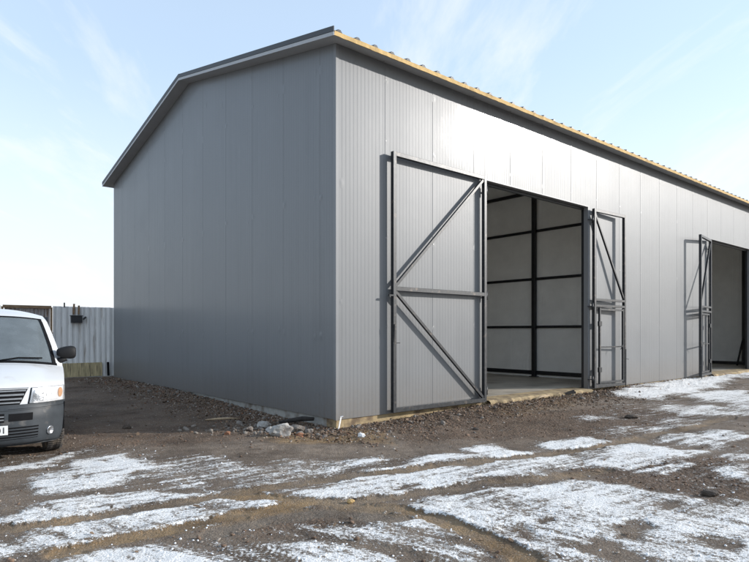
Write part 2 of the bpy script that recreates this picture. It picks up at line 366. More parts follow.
HOLE = [
  (0.45,[(2.07,4.77),(2.28,4.92),(2.35,4.72),(2.13,4.37),(1.99,4.39)]),
  (0.4,[(2.45,4.47),(2.64,4.54),(2.7,4.37),(2.49,4.21),(2.39,4.29)]),
  (0.5,[(1.53,4.25),(1.78,4.41),(1.95,4.29),(1.81,3.85),(1.42,3.85)]),
  (0.55,[(2.64,5.4),(2.87,5.31),(2.66,5.08),(2.49,5.19)]),
  (0.3,[(1.39,4.89),(1.59,5.0),(1.6,4.87),(1.42,4.79)]),
  (0.25,[(0.32,6.11),(0.47,6.25),(0.59,6.19),(0.51,6.05)]),
  (0.4,[(1.08,6.31),(1.28,6.47),(1.4,6.4),(1.22,6.27)]),
  (0.35,[(-3.31,7.39),(-3.23,7.48),(-3.11,7.33),(-3.18,7.24)]),
  (0.25,[(-2.75,6.65),(-2.71,6.8),(-2.58,6.77),(-2.6,6.63)]),
  (0.35,[(-3.42,6.4),(-3.4,6.51),(-3.29,6.4),(-3.35,6.33)]),
  (0.4,[(-3.24,6.51),(-3.19,6.6),(-3.12,6.49)]),
  (0.3,[(-2.01,6.36),(-1.79,6.44),(-1.56,6.23),(-1.56,5.99),(-1.84,6.03)]),
  (0.5,[(1.09,4.72),(1.23,4.77),(1.27,4.49),(1.17,4.45)]),
]
TRACKS = [
  (0.21,0.55,0,[(-3.12,4.63),(-3.01,4.7),(-2.65,4.92),(-2.26,5.19),(-1.82,5.46),(-1.48,5.77),(-0.89,6.13),(-0.33,6.49),(0.06,6.67),(0.66,6.92),(1.3,7.19),(2.01,7.54),(2.47,7.79),(3.33,8.27),(4.24,8.98),(5.26,9.73),(6.69,10.99)]),
  (0.2,0.5,0,[(-0.7,5.46),(-0.33,5.53),(0.05,5.66),(0.56,5.91),(1.11,6.15),(1.69,6.36),(2.26,6.58),(2.69,6.82)]),
  (0.22,0.85,0,[(-2.29,4.25),(-2.14,4.39),(-1.92,4.58),(-1.6,4.79),(-1.25,5.05),(-0.86,5.34),(-0.42,5.56)]),
  (0.22,0.75,0,[(-1.45,5.66),(-1.01,5.63),(-0.42,5.46),(0.23,5.31),(0.56,5.02),(0.77,4.72),(0.94,4.39),(1.11,4.05),(1.11,3.49)]),
  (0.3,0.25,0,[(-1.28,4.67),(-0.97,4.97),(-0.57,5.19),(-0.13,5.19),(0.22,5.05)]),
  (0.26,0.1,1,[(-0.99,4.65),(-0.59,4.6),(-0.23,4.47),(0.11,4.31),(0.39,4.12),(0.62,3.77)]),
  (0.24,0.0,1,[(-1.01,4.39),(-0.75,4.17),(-0.49,3.85)]),
  (0.22,0.0,1,[(-1.87,4.47),(-1.27,4.27),(-0.87,4.06),(-0.46,3.62)]),
]
OCHRE = [
  (0.8,[(-1.8,8.82),(-1.2,9.44),(-0.4,9.53),(0.32,8.98),(0.15,8.34),(-0.62,8.2),(-1.34,8.27)]),
  (0.5,[(1.04,4.84),(1.14,4.72),(1.25,4.29),(1.11,3.93),(0.98,4.39)]),
  (0.5,[(-1.44,5.28),(-1.24,5.37),(-1.11,5.22),(-1.31,5.11)]),
  (0.6,[(-0.46,6.03),(0.06,6.31),(0.16,6.15),(-0.25,5.91)]),
  (0.45,[(1.65,11.26),(4.36,13.74),(5.47,14.16),(4.54,12.29),(2.65,10.62)]),
]
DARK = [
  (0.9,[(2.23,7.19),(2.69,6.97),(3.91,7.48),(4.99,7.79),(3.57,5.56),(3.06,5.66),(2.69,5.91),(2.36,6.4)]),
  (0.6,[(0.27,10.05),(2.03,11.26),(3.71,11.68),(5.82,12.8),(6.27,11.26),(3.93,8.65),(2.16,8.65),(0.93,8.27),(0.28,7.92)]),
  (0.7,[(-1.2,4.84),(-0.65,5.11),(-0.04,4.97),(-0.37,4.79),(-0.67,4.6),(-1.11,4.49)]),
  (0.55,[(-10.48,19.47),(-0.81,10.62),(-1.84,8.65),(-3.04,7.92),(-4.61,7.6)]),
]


def ab(x, y):
    rx = x - CORNER.x; ry = y - CORNER.y
    return rx * AX.x + ry * AX.y, rx * BX.x + ry * BX.y


def base_height(x, y):
    a, b = ab(x, y)
    far = 0.13 * sstep(9.5, 18, y) * sstep(1.0, -3.0, x)                       # ground climbs towards the fence
    h = 0.05 * (fbm(x * .35, y * .35, 3, 3) - 0.5) + 0.035 * (fbm(x * 1.7, y * 1.7, 5, 3) - 0.5)
    h = h * sstep(2.0, 6.0, y) + 0.012 * (fbm(x * 5, y * 5, 8, 3) - 0.5)
    dg = np.where((b > -0.8) & (b < W_B + 1), -a, 99)                          # distance out from the gable
    bankg = sstep(-0.5, 1.5, b) * (0.0105 * np.clip(b - 1.5, 0, 12)) * np.exp(-np.clip(dg, 0, 99) ** 2 / 0.9)
    df = np.where((a > -0.8), -b, 99)
    wf = 0.05 + 0.07 * sstep(0.8, 3.2, a) + 0.03 * sstep(7.5, 9.5, a) - 0.03 * sstep(13, 16, a)
    bankf = wf * np.exp(-np.clip(df, 0, 99) ** 2 / 1.1) * sstep(-0.8, 0.6, a)
    rough = fbm(x * 7, y * 7, 21, 3) - 0.4
    near = np.exp(-np.minimum(np.clip(dg, 0, 99), np.clip(df, 0, 99)) ** 2 / .5)
    h = h * (1 - .8 * near) - .012 * near
    h = h + far + bankg + bankf + 0.09 * rough * np.clip(bankg + bankf, 0, 0.1) / 0.1 * 0.6
    inside = (a > 0.02) & (b > 0.02) & (a < L_A) & (b < W_B)
    out = np.where(inside, np.minimum(h, 0.02), h)
    edge = np.minimum(np.abs(a), np.abs(b))
    return np.minimum(out, 0.158)


def ground_fields(x, y):
    """height and cover of the yard: snow, clay, dark wet grit, gravel"""
    h = base_height(x, y)
    wob = 0.07 + 0.012 * y
    wx = x + (fbm(x * 1.1, y * 1.1, 31, 4, .6) - .5) * 2 * wob * 2.2
    wy = y + (fbm(x * 1.1 + 50, y * 1.1, 37, 4, .6) - .5) * 2 * wob * 2.2
    snow = np.zeros(x.shape)
    for d, pts in SNOW:
        ys = [p[1] for p in pts]; soft = 0.05 + 0.022 * max(3.5, sum(ys) / len(ys))
        snow = np.maximum(snow, d * sstep(-soft * 1.8, soft * .6, poly_sd(wx, wy, pts)))
    for d, pts in HOLE:
        snow = snow * (1 - (1 - d * 0.6) * sstep(-0.08, 0.10, poly_sd(wx, wy, pts)))
    # elsewhere in the yard, out of sight of the traced part
    seen = (y > 3.6) & (np.abs(x) < y * 0.66 + 0.3) & (y < 40)
    other = sstep(0.50, 0.66, fbm(x * .55, y * 1.0, 77, 4)) * 0.8
    a, b = ab(x, y)
    other = np.where((a > -0.1) & (b > -0.1) & (a < L_A) & (b < W_B + 1), 0, other)
    snow = np.where(seen, snow, other * sstep(30, 45, np.hypot(x, y)) * 0.5 + other * 0.6)
    snow = np.clip(snow * (0.56 + 0.88 * fbm(x * 1.5, y * 1.5, 101, 5, .65)), 0, 1)
    dust = 0.30 * sstep(.38, .66, fbm(x * .8, y * .8, 111, 4, .6)) * sstep(10.5, 7.5, y) + 0.03
    snow = np.where(seen, np.maximum(snow, dust), snow)
    clay = np.zeros(x.shape); rut = np.zeros(x.shape)
    for d, pts in OCHRE:
        clay = np.maximum(clay, d * sstep(-0.35, 0.35, poly_sd(wx, wy, pts)))
    snow_flat = snow.copy()
    for w, o, tread, pts in TRACKS:
        pts = smooth_path(list(pts))
        d, s, lat = path_sd(x + (wx - x) * .22, y + (wy - y) * .22, pts)
        if tread:
            in_ = sstep(w * .56, w * .46, d)
            chev = 0.5 + 0.5 * np.sin((s + np.abs(lat) * 0.8) * 2 * math.pi / 0.055)
            grv = 0.5 + 0.5 * np.sin(lat * 2 * math.pi / 0.05)
            pat = np.clip(chev * 0.8 + grv * 0.4, 0, 1)
            snow = snow * (1 - in_ * (0.62 - 0.40 * pat)) + in_ * 0.10 * pat
            rut = np.maximum(rut, in_ * 0.05 * (1 - pat * .7))
        else:
            in_ = sstep(w * .56, w * .36, d + (fbm(x * 5, y * 5, 91, 4, .65) - .5) * 0.17)
            snow = snow * (1 - 0.96 * in_); snow_flat = snow_flat * (1 - in_); rut = np.maximum(rut, in_)
            clay = np.maximum(clay, o * sstep(w * 1.3, w * .2, d) * (0.35 + 0.9 * fbm(x * 2.3, y * 2.3, 55, 3)))
            lip = np.exp(-((d - w * .68) / 0.05) ** 2)
            h = h + 0.008 * lip * fbm(x * 6, y * 6, 66, 2)
    grit = np.zeros(x.shape)
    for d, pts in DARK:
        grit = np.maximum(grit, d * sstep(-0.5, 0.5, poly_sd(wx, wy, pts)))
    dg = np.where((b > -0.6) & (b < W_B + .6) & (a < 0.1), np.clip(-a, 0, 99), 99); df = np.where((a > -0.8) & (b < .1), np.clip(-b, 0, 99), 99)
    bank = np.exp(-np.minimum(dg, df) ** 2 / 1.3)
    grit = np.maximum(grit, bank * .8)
    lift = sstep(0.42, 0.75, snow_flat + .35 * (fbm(x * 8, y * 8, 131, 3) - .5))
    h = h - (0.011 + .008 * fbm(x * 11, y * 11, 141, 2)) * rut + lift * (0.004 + 0.014 * fbm(x * 4, y * 4, 12, 3)) + 0.006 * (fbm(x * 14, y * 14, 15, 2) - .5)
    h = h + grit * 0.022 * (fbm(x * 10, y * 10, 18, 3) - 0.45)
    inside = (a > 0.0) & (b > 0.0) & (a < L_A) & (b < W_B)
    h = np.where(inside, np.minimum(h, 0.05), np.minimum(h, 0.195))
    return h, np.clip(snow, 0, 1), np.clip(clay, 0, 1), np.clip(grit, 0, 1), rut


# ------------------------------------------------------------------ ground sheet
def build_ground():
    r = [0.35, 0.7, 1.1, 1.5, 1.9, 2.3, 2.6, 2.85]
    while r[-1] < 34: r.append(r[-1] + max(0.0125, r[-1] ** 2 / 1350 * 0.9))
    while r[-1] < 3500: r.append(r[-1] * 1.25)
    r = np.array(r)
    ang = list(np.arange(-43, 43.01, 0.082)) + list(np.arange(44.5, 315.6, 2.0))
    ang = np.radians(np.array(ang)); na = len(ang); nr = len(r)
    RR, AA = np.meshgrid(r, ang, indexing='ij')
    x = (RR * np.sin(AA)).ravel(); y = (RR * np.cos(AA)).ravel()
    h, sn, cl, gr, rut = ground_fields(x, y)
    farfade = sstep(60, 200, np.hypot(x, y)); h = h * (1 - farfade)
    co = np.stack([x, y, h], 1)
    co = np.vstack([co, [[0, 0, float(h[:na].mean())]]])
    idx = np.arange(nr * na).reshape(nr, na)
    A = idx[:-1, :]; B = np.roll(A, -1, 1); D = idx[1:, :]; Cc = np.roll(D, -1, 1)
    quads = np.stack([A, D, Cc, B], -1).reshape(-1, 4)
    # clockwise angle -> make normals point up
    quads = quads[:, ::1]
    c = nr * na
    tris = np.stack([np.full(na, c), idx[0], np.roll(idx[0], -1)], 1)
    me = bpy.data.meshes.new('ground')
    nv = len(co); nq = len(quads); ntr = len(tris)
    me.vertices.add(nv); me.vertices.foreach_set('co', co.ravel())
    loops = np.concatenate([quads.ravel(), tris.ravel()])
    me.loops.add(len(loops)); me.loops.foreach_set('vertex_index', loops.astype(np.int32))
    me.polygons.add(nq + ntr)
    ls = np.concatenate([np.arange(nq) * 4, nq * 4 + np.arange(ntr) * 3])
    me.polygons.foreach_set('loop_start', ls.astype(np.int32))
    me.polygons.foreach_set('use_smooth', np.ones(nq + ntr, bool))
    me.update(calc_edges=True); me.validate()
    if me.polygons[1000].normal.z < 0: me.flip_normals()
    for nm, arr in (('snow', sn), ('clay', cl), ('grit', gr), ('rut', rut)):
        at = me.attributes.new(nm, 'FLOAT', 'POINT'); at.data.foreach_set('value', np.append(arr, 0).astype(np.float32))
    o = bpy.data.objects.new('ground', me); COL.objects.link(o); o['kind'] = 'structure'

    m, nt, bs, out = new_mat('yard of mud and snow'); L = nt.links.new
    tc = N(nt, 'ShaderNodeTexCoord'); P = tc.outputs['Object']

    def noi(scale, det=6, rough=.6, dist=0):
        n = N(nt, 'ShaderNodeTexNoise'); n.inputs['Scale'].default_value = scale; n.inputs['Detail'].default_value = det
        n.inputs['Roughness'].default_value = rough; n.inputs['Distortion'].default_value = dist; L(P, n.inputs['Vector']); return n.outputs['Fac']

    def attr(nm):
        a = N(nt, 'ShaderNodeAttribute'); a.attribute_name = nm; return a.outputs['Fac']

    def math_(op, a, b=None, c=None, clamp=False):
        n = N(nt, 'ShaderNodeMath', operation=op); n.use_clamp = clamp
        for i, v in enumerate((a, b, c)):
            if v is None: continue
            if isinstance(v, (int, float)): n.inputs[i].default_value = v
            else: L(v, n.inputs[i])
        return n.outputs[0]

    def mix(f, a, b):
        n = N(nt, 'ShaderNodeMix', data_type='RGBA')
        for s, v in ((0, f), (6, a), (7, b)):
            if isinstance(v, (int, float)): n.inputs[s].default_value = v
            elif isinstance(v, tuple): n.inputs[s].default_value = (*v, 1)
            else: L(v, n.inputs[s])
        return n.outputs[2]

    n_big = noi(0.6, 5); n_mid = noi(5, 8, .65); n_fine = noi(38, 6, .7); n_grain = noi(140, 3, .7)
    vor = N(nt, 'ShaderNodeTexVoronoi'); vor.inputs['Scale'].default_value = 60; L(P, vor.inputs['Vector'])
    vor2 = N(nt, 'ShaderNodeTexVoronoi'); vor2.inputs['Scale'].default_value = 28; L(P, vor2.inputs['Vector'])
    dirt = ramp(nt, math_('ADD', math_('MULTIPLY', n_mid, .55), math_('MULTIPLY', n_fine, .45)),
                [(.33, (0.088, 0.067, 0.051)), (.5, (0.182, 0.138, 0.102)), (.66, (0.29, 0.24, 0.19))]).outputs[0]
    peb = ramp(nt, vor.outputs['Color'], [(0.0, (0.07, 0.055, 0.043)), (.5, (0.17, 0.138, 0.108)), (.8, (0.26, 0.232, 0.205)), (1, (0.5, 0.46, 0.42))]).outputs[0]
    col = mix(math_('MULTIPLY', ramp(nt, vor.outputs['Distance'], [(.25, (1, 1, 1)), (.5, (0, 0, 0))]).outputs[0], .45), dirt, peb)
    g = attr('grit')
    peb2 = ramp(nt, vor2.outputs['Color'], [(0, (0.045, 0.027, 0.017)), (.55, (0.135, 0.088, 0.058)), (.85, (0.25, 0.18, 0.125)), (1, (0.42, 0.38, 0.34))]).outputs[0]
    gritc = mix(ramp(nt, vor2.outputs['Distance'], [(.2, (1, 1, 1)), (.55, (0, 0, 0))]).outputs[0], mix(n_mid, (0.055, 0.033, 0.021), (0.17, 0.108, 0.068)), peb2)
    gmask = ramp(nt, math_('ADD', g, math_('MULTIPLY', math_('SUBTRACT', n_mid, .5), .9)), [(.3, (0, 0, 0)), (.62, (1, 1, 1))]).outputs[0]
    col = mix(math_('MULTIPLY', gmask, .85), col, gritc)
    rutc = mix(n_fine, (0.12, 0.096, 0.073), (0.23, 0.188, 0.147))
    col = mix(math_('MULTIPLY', attr('rut'), .7), col, rutc)
    cl_ = attr('clay')
    cmask = ramp(nt, math_('ADD', cl_, math_('MULTIPLY', math_('SUBTRACT', n_mid, .5), 1.0)), [(.25, (0, 0, 0)), (.8, (1, 1, 1))]).outputs[0]
    col = mix(math_('MULTIPLY', cmask, .68), col, mix(n_fine, (0.21, 0.13, 0.055), (0.42, 0.27, 0.12)))
    n_w = noi(1.7, 5, .6, .4)
    dk = ramp(nt, math_('ADD', math_('MULTIPLY', n_w, .6), math_('MULTIPLY', n_big, .4)), [(.36, (.52, .49, .47)), (.52, (1, 1, 1)), (.68, (1.28, 1.27, 1.25))]).outputs[0]
    vm_ = N(nt, 'ShaderNodeMix', data_type='RGBA', blend_type='MULTIPLY'); vm_.inputs[0].default_value = 1; L(col, vm_.inputs[6]); L(dk, vm_.inputs[7]); col = vm_.outputs[2]
    sp1 = ramp(nt, noi(75, 2, .5), [(.62, (0, 0, 0)), (.68, (1, 1, 1))]).outputs[0]
    col = mix(math_('MULTIPLY', sp1, .6), col, (0.42, 0.38, 0.33))
    sp2 = ramp(nt, noi(52, 2, .5), [(.30, (1, 1, 1)), (.37, (0, 0, 0))]).outputs[0]
    col = mix(math_('MULTIPLY', sp2, .75), col, (0.04, 0.03, 0.024))
    s0 = attr('snow')
    wetm = math_('MULTIPLY', ramp(nt, math_('ADD', s0, math_('MULTIPLY', math_('SUBTRACT', n_mid, .5), .5)), [(.10, (0, 0, 0)), (.34, (1, 1, 1))]).outputs[0], .42)
    wm_ = N(nt, 'ShaderNodeMix', data_type='RGBA', blend_type='MULTIPLY'); L(wetm, wm_.inputs[0]); L(col, wm_.inputs[6]); wm_.inputs[7].default_value = (.50, .46, .42, 1); col = wm_.outputs[2]
    # snow lies where the cover value beats a fine-grained threshold, so it thins into specks
    s = attr('snow')
    n_13 = noi(13, 5, .65)
    th = math_('ADD', math_('ADD', math_('MULTIPLY', n_fine, .38), math_('MULTIPLY', n_13, .20)), math_('ADD', math_('MULTIPLY', n_mid, .14), math_('MULTIPLY', n_grain, .28)))
    def streak(rot, seed):
        mp = N(nt, 'ShaderNodeMapping'); mp.inputs['Rotation'].default_value = (0, 0, -rot); L(P, mp.inputs[0])
        m2 = N(nt, 'ShaderNodeMapping'); m2.inputs['Scale'].default_value = (.9, 11, 1); m2.inputs['Location'].default_value = (seed, seed, 0); L(mp.outputs[0], m2.inputs[0])
        n = N(nt, 'ShaderNodeTexNoise'); n.inputs['Scale'].default_value = 1.0; n.inputs['Detail'].default_value = 4; L(m2.outputs[0], n.inputs['Vector']); return n.outputs['Fac']
    sx_ = N(nt, 'ShaderNodeSeparateXYZ'); L(P, sx_.inputs[0])
    wch = N(nt, 'ShaderNodeMapRange'); wch.inputs[1].default_value = 4.6; wch.inputs[2].default_value = 5.6; L(sx_.outputs[1], wch.inputs[0])
    stk = math_('ADD', math_('MULTIPLY', streak(R(34), 3.1), wch.outputs[0]), math_('MULTIPLY', streak(R(-40), 8.7), math_('SUBTRACT', 1.0, wch.outputs[0])))
    th = math_('ADD', math_('MULTIPLY', th, .80), math_('MULTIPLY', stk, .20))
    lim = math_('MULTIPLY_ADD', th, 6.2, -2.56)
    df = math_('SUBTRACT', s, lim)
    smask = ramp(nt, df, [(.0, (0, 0, 0)), (.22, (1, 1, 1))]).outputs[0]
    smask = math_('MULTIPLY', smask, math_('GREATER_THAN', s, 0.035))
    snowc = mix(n_mid, (0.80, 0.79, 0.77), (0.91, 0.90, 0.88))
    snowc = mix(math_('MULTIPLY', ramp(nt, math_('ADD', math_('MULTIPLY', n_grain, .6), math_('MULTIPLY', n_fine, .4)), [(.52, (0, 0, 0)), (.62, (1, 1, 1))]).outputs[0], .30), snowc, (0.30, 0.26, 0.22))
    snowc = mix(math_('MULTIPLY', ramp(nt, n_big, [(.45, (0, 0, 0)), (.75, (1, 1, 1))]).outputs[0], .12), snowc, (0.40, 0.34, 0.27))
    col = mix(smask, col, snowc)
    L(col, bs.inputs['Base Color'])
    wet = ramp(nt, n_big, [(.4, (0.95, .95, .95)), (.7, (0.72, .72, .72))]).outputs[0]
    L(mix(smask, wet, (0.75, .75, .75)), bs.inputs['Roughness'])
    bs.inputs['Specular IOR Level'].default_value = 0.3
    hh = math_('ADD', math_('MULTIPLY', math_('SUBTRACT', .5, vor.outputs['Distance']), .35), math_('ADD', n_mid, math_('MULTIPLY', n_fine, .6)))
    hh = math_('ADD', hh, math_('MULTIPLY', gmask, math_('SUBTRACT', .6, vor2.outputs['Distance'])))
    hh = math_('ADD', hh, math_('MULTIPLY', smask, .35))
    hh = math_('ADD', hh, math_('MULTIPLY', n_grain, .15))
    bp = N(nt, 'ShaderNodeBump'); bp.inputs['Distance'].default_value = 0.028; bp.inputs['Strength'].default_value = 0.9; L(hh, bp.inputs['Height']); L(bp.outputs[0], bs.inputs['Normal'])
    me.materials.append(m)
    return o


build_ground()


def gz(x, y):
    h, *_ = ground_fields(np.array([x], float), np.array([y], float)); return float(h[0])


# ------------------------------------------------------------------ the shed
shed = empty('warehouse', CORNER, ROT, 'long silver grey metal warehouse with gable roof and open gates', 'warehouse')


def rib_profile(u0, u1, seams, breaks):
    """u positions and depth of a micro-ribbed panel wall; joints are narrow grooves"""
    pts = []
    edges = [u0] + [s for s in seams if u0 + .02 < s < u1 - .02] + [u1]
    for p0, p1 in zip(edges[:-1], edges[1:]):
        lo = p0 + (0.0025 if p0 > u0 else 0); hi = p1 - (0.0025 if p1 < u1 else 0)
        if p0 > u0: pts += [(p0 - .0001, .005), (p0 + .0001, .005)]
        n = max(1, round((hi - lo) / 0.08)); st = (hi - lo) / n
        pts.append((lo, .002)); pts.append((lo + .006, 0))
        for k in range(n):
            q = lo + k * st
            if k: pts += [(q - .004, 0)]
            pts += [(q + .004 if k else lo + .012, 0)] if k == 0 else [(q, .0012)]
            pts += [(q + st * .5 - .004, .0012 if k else 0), (q + st * .5, 0)] if k else []
        pts.append((hi - .006, 0)); pts.append((hi, .002))
    return sorted(set(pts))


def panel_wall(u0, u1, seams, zlo, ztop, openings, place, name, dimples):
    pts = rib_profile(u0, u1, seams, [])
    us = dict()
    for u, d in pts: us.setdefault(round(u, 5), d)
    for o0, o1, zh in openings:
        for q in (o0, o1): us.setdefault(round(q, 5), 0.0)
    keys = sorted(us); mb = MB()
    for p, q in zip(keys[:-1], keys[1:]):
        c = (p + q) / 2; z0 = zlo
        for o0, o1, zh in openings:
            if o0 < c < o1: z0 = zh
        mb.quad([place(p, us[p], z0), place(q, us[q], z0), place(q, us[q], ztop(q)), place(p, us[p], ztop(p))], 0)
    for (u, z, rr, hgt, mi) in dimples:           # screw washers and the shallow dents round them
        hgt = hgt * (.45 if zlo == Z_WALL and not openings else .25); rr = rr * (1.15 if mi == 0 else .8)
        rings = [(max(.001, rr * (1 - q / 6)), .0006 - hgt * math.sin(q / 6 * math.pi / 2) ** 2) for q in range(7)]; seg = 14; v = []
        for r_, d_ in rings: v += [place(u + r_ * math.cos(k / seg * 6.2832), d_ - .0009, z + r_ * 1.5 * math.sin(k / seg * 6.2832)) for k in range(seg)]
        f = [(i * seg + k, i * seg + (k + 1) % seg, (i + 1) * seg + (k + 1) % seg, (i + 1) * seg + k) for i in range(len(rings) - 1) for k in range(seg)]
        mb.add(v, f, mi, True)
    return mb.build(name, [M['sheet'], M['bolt']], shed)


seamA = [1.06 + 1.19 * k for k in range(20)]
seamB = [0.457 + 1.178 * k for k in range(10)]
rd = random.Random(5)
dimA = []
for s in seamA:
    for z in (1.7, 3.25, 4.95, 6.02):
        if any(o0 - .05 < s < o1 + .05 and z < Z_HEAD for o0, o1 in (O1, O2)): continue
        dimA.append((s + rd.uniform(.03, .06), z + rd.uniform(-.05, .05), rd.uniform(.025, .05), rd.uniform(.002, .005), 0))
        dimA.append((s + .03, z, .011, .006, 1))
dimA += [(0.12, 4.05, .05, .006, 0), (0.1, 2.1, .03, .004, 0)]
dimB = []
for s in seamB:
    for z in (1.56, 3.9, 6.08):
        if rd.random() < .85:
            dimB.append((s - .03, z + rd.uniform(-.06, .06), rd.uniform(.03, .06), rd.uniform(.006, .014), 0))
        if rd.random() < .6:
            dimB.append((s + rd.uniform(.1, .2), z + rd.uniform(-.1, .1), rd.uniform(.02, .05), rd.uniform(.004, .01), 0))
        dimB.append((s - .03, z, .010, .005, 1))
for s in seamB[2:8:1]:
    dimB.append((s + rd.uniform(-.2, .2), 6.75 + rd.uniform(-.2, .1), .05, .012, 0))

front = panel_wall(0.0, L_A, seamA, Z_WALL, lambda u: soffit(0), [(O1[0], O1[1], Z_HEAD), (O2[0], O2[1], Z_HEAD)],
                   lambda u, d, z: (u, d, z), 'wall', dimA)
gable = panel_wall(0.0, W_B, seamB, Z_WALL, lambda u: soffit(u), [], lambda u, d, z: (d, u, z), 'wall', dimB)

# inner skins (the core of the sandwich panels) closing the shell, round the two gateways
zt = soffit(0)
for x0, x1, z0 in ((0.02, O1[0], Z_WALL), (O1[0], O1[1], Z_HEAD), (O1[1], O2[0], Z_WALL), (O2[0], O2[1], Z_HEAD), (O2[1], L_A - .02, Z_WALL)):
    mb = MB(); mb.box(x0 + .0004, x1 - .0004, 0.02, 0.10, z0 + .002, zt); mb.build('wall_lining', M['liner'], shed)
for x0, x1, nm in ((0.02, 0.10, 0), (L_A - .10, L_A, 1)):
    mb = MB(); prof = [(0.102, Z_WALL), (W_B - .002, Z_WALL), (W_B - .002, soffit(W_B)), (W_B / 2, soffit(W_B / 2)), (0.102, soffit(.1))]
    v = [(x, b, z) for x in (x0, x1) for b, z in prof]; n = 5
    mb.add(v, [(0, 1, 2, 3, 4), (9, 8, 7, 6, 5)] + [(i, (i + 1) % n, n + (i + 1) % n, n + i) for i in range(n)]); mb.build('wall_lining', M['liner'], shed)
mb = MB(); mb.box(0.102, L_A - .102, W_B - .1, W_B - .004, Z_WALL, soffit(W_B)); mb.build('wall', M['sheet'], shed)

# plinth and floor
mb = MB(); mb.box(0.025, L_A, 0.025, 0.3, -0.35, Z_WALL - .004); mb.build('plinth', M['ochreconcrete'], shed)  # ochre tone here, greyer tone on the gable plinth
mb = MB(); mb.box(0.028, 0.3, 0.302, W_B, -0.35, Z_WALL - .004); mb.build('plinth', M['concrete'], shed)
for o0, o1 in (O1, O2):
    mb = MB()                                  # the sill of each gateway, a rough poured edge
    n = 24; xs = [o0 + .06 + (o1 - o0 - .12) * k / n for k in range(n + 1)]
    fr = [-.10 - .09 * rd.random() for _ in xs]
    v = []
    for x_, f_ in zip(xs, fr): v += [(x_, .4, Z_FLOOR + .003), (x_, f_ + .05, Z_FLOOR - .006 + rd.uniform(-.006, .004)), (x_, f_, Z_FLOOR - .04), (x_, f_ - .02, -.2)]
    mb.add(v, [(4 * k + j, 4 * k + 4 + j, 4 * k + 5 + j, 4 * k + 1 + j) for k in range(n) for j in range(3)])
    mb.build('door_sill', M['ochreconcrete'], shed)
mb = MB(); mb.box(0.3, L_A - .11, 0.3, W_B - .11, 0.0, Z_FLOOR); mb.build('floor_slab', M['slab'], shed)

# corner flashing, gateway flashings
mb = MB(); mb.box(-.006, 0.05, -.006, -.0035, Z_WALL - .01, zt - .002); mb.box(-.006, -.0035, -.0035, 0.06, Z_WALL - .01, zt - .002)
mb.build('corner_trim', M['trim'], shed)
for o0, o1 in (O1, O2):
    mb = MB()
    mb.box(o0 - .05, o1 + .05, -.006, -.002, Z_HEAD, Z_HEAD + .022); mb.box(o0, o1, -.006, .11, Z_HEAD - .003, Z_HEAD - .0005)
    for s_, o_ in ((-1, o0), (1, o1)):
        mb.box(min(o_, o_ + s_ * .05), max(o_, o_ + s_ * .05), -.006, -.002, Z_WALL, Z_HEAD - .001)
        mb.box(o_ - s_ * .003 if s_ < 0 else o_ - .003, o_ + .003 if s_ < 0 else o_ - .0005, -.0015, .11, Z_WALL, Z_HEAD - .004)
    mb.build('flashing', M['trim'], shed)
    mb = MB()                                                                # steel portal inside the gateway
    for x_ in (o0 - .04, o1 + .04): mb.bar((x_, .145, Z_FLOOR), (x_, .145, Z_HEAD - .004), .06, .08, (0, 1, 0))
    mb.bar((o0 + .0, .145, Z_HEAD - .03), (o1 - .0, .145, Z_HEAD - .03), .06, .06, (0, 1, 0))
    mb.build('door_frame', M['steel'], shed)

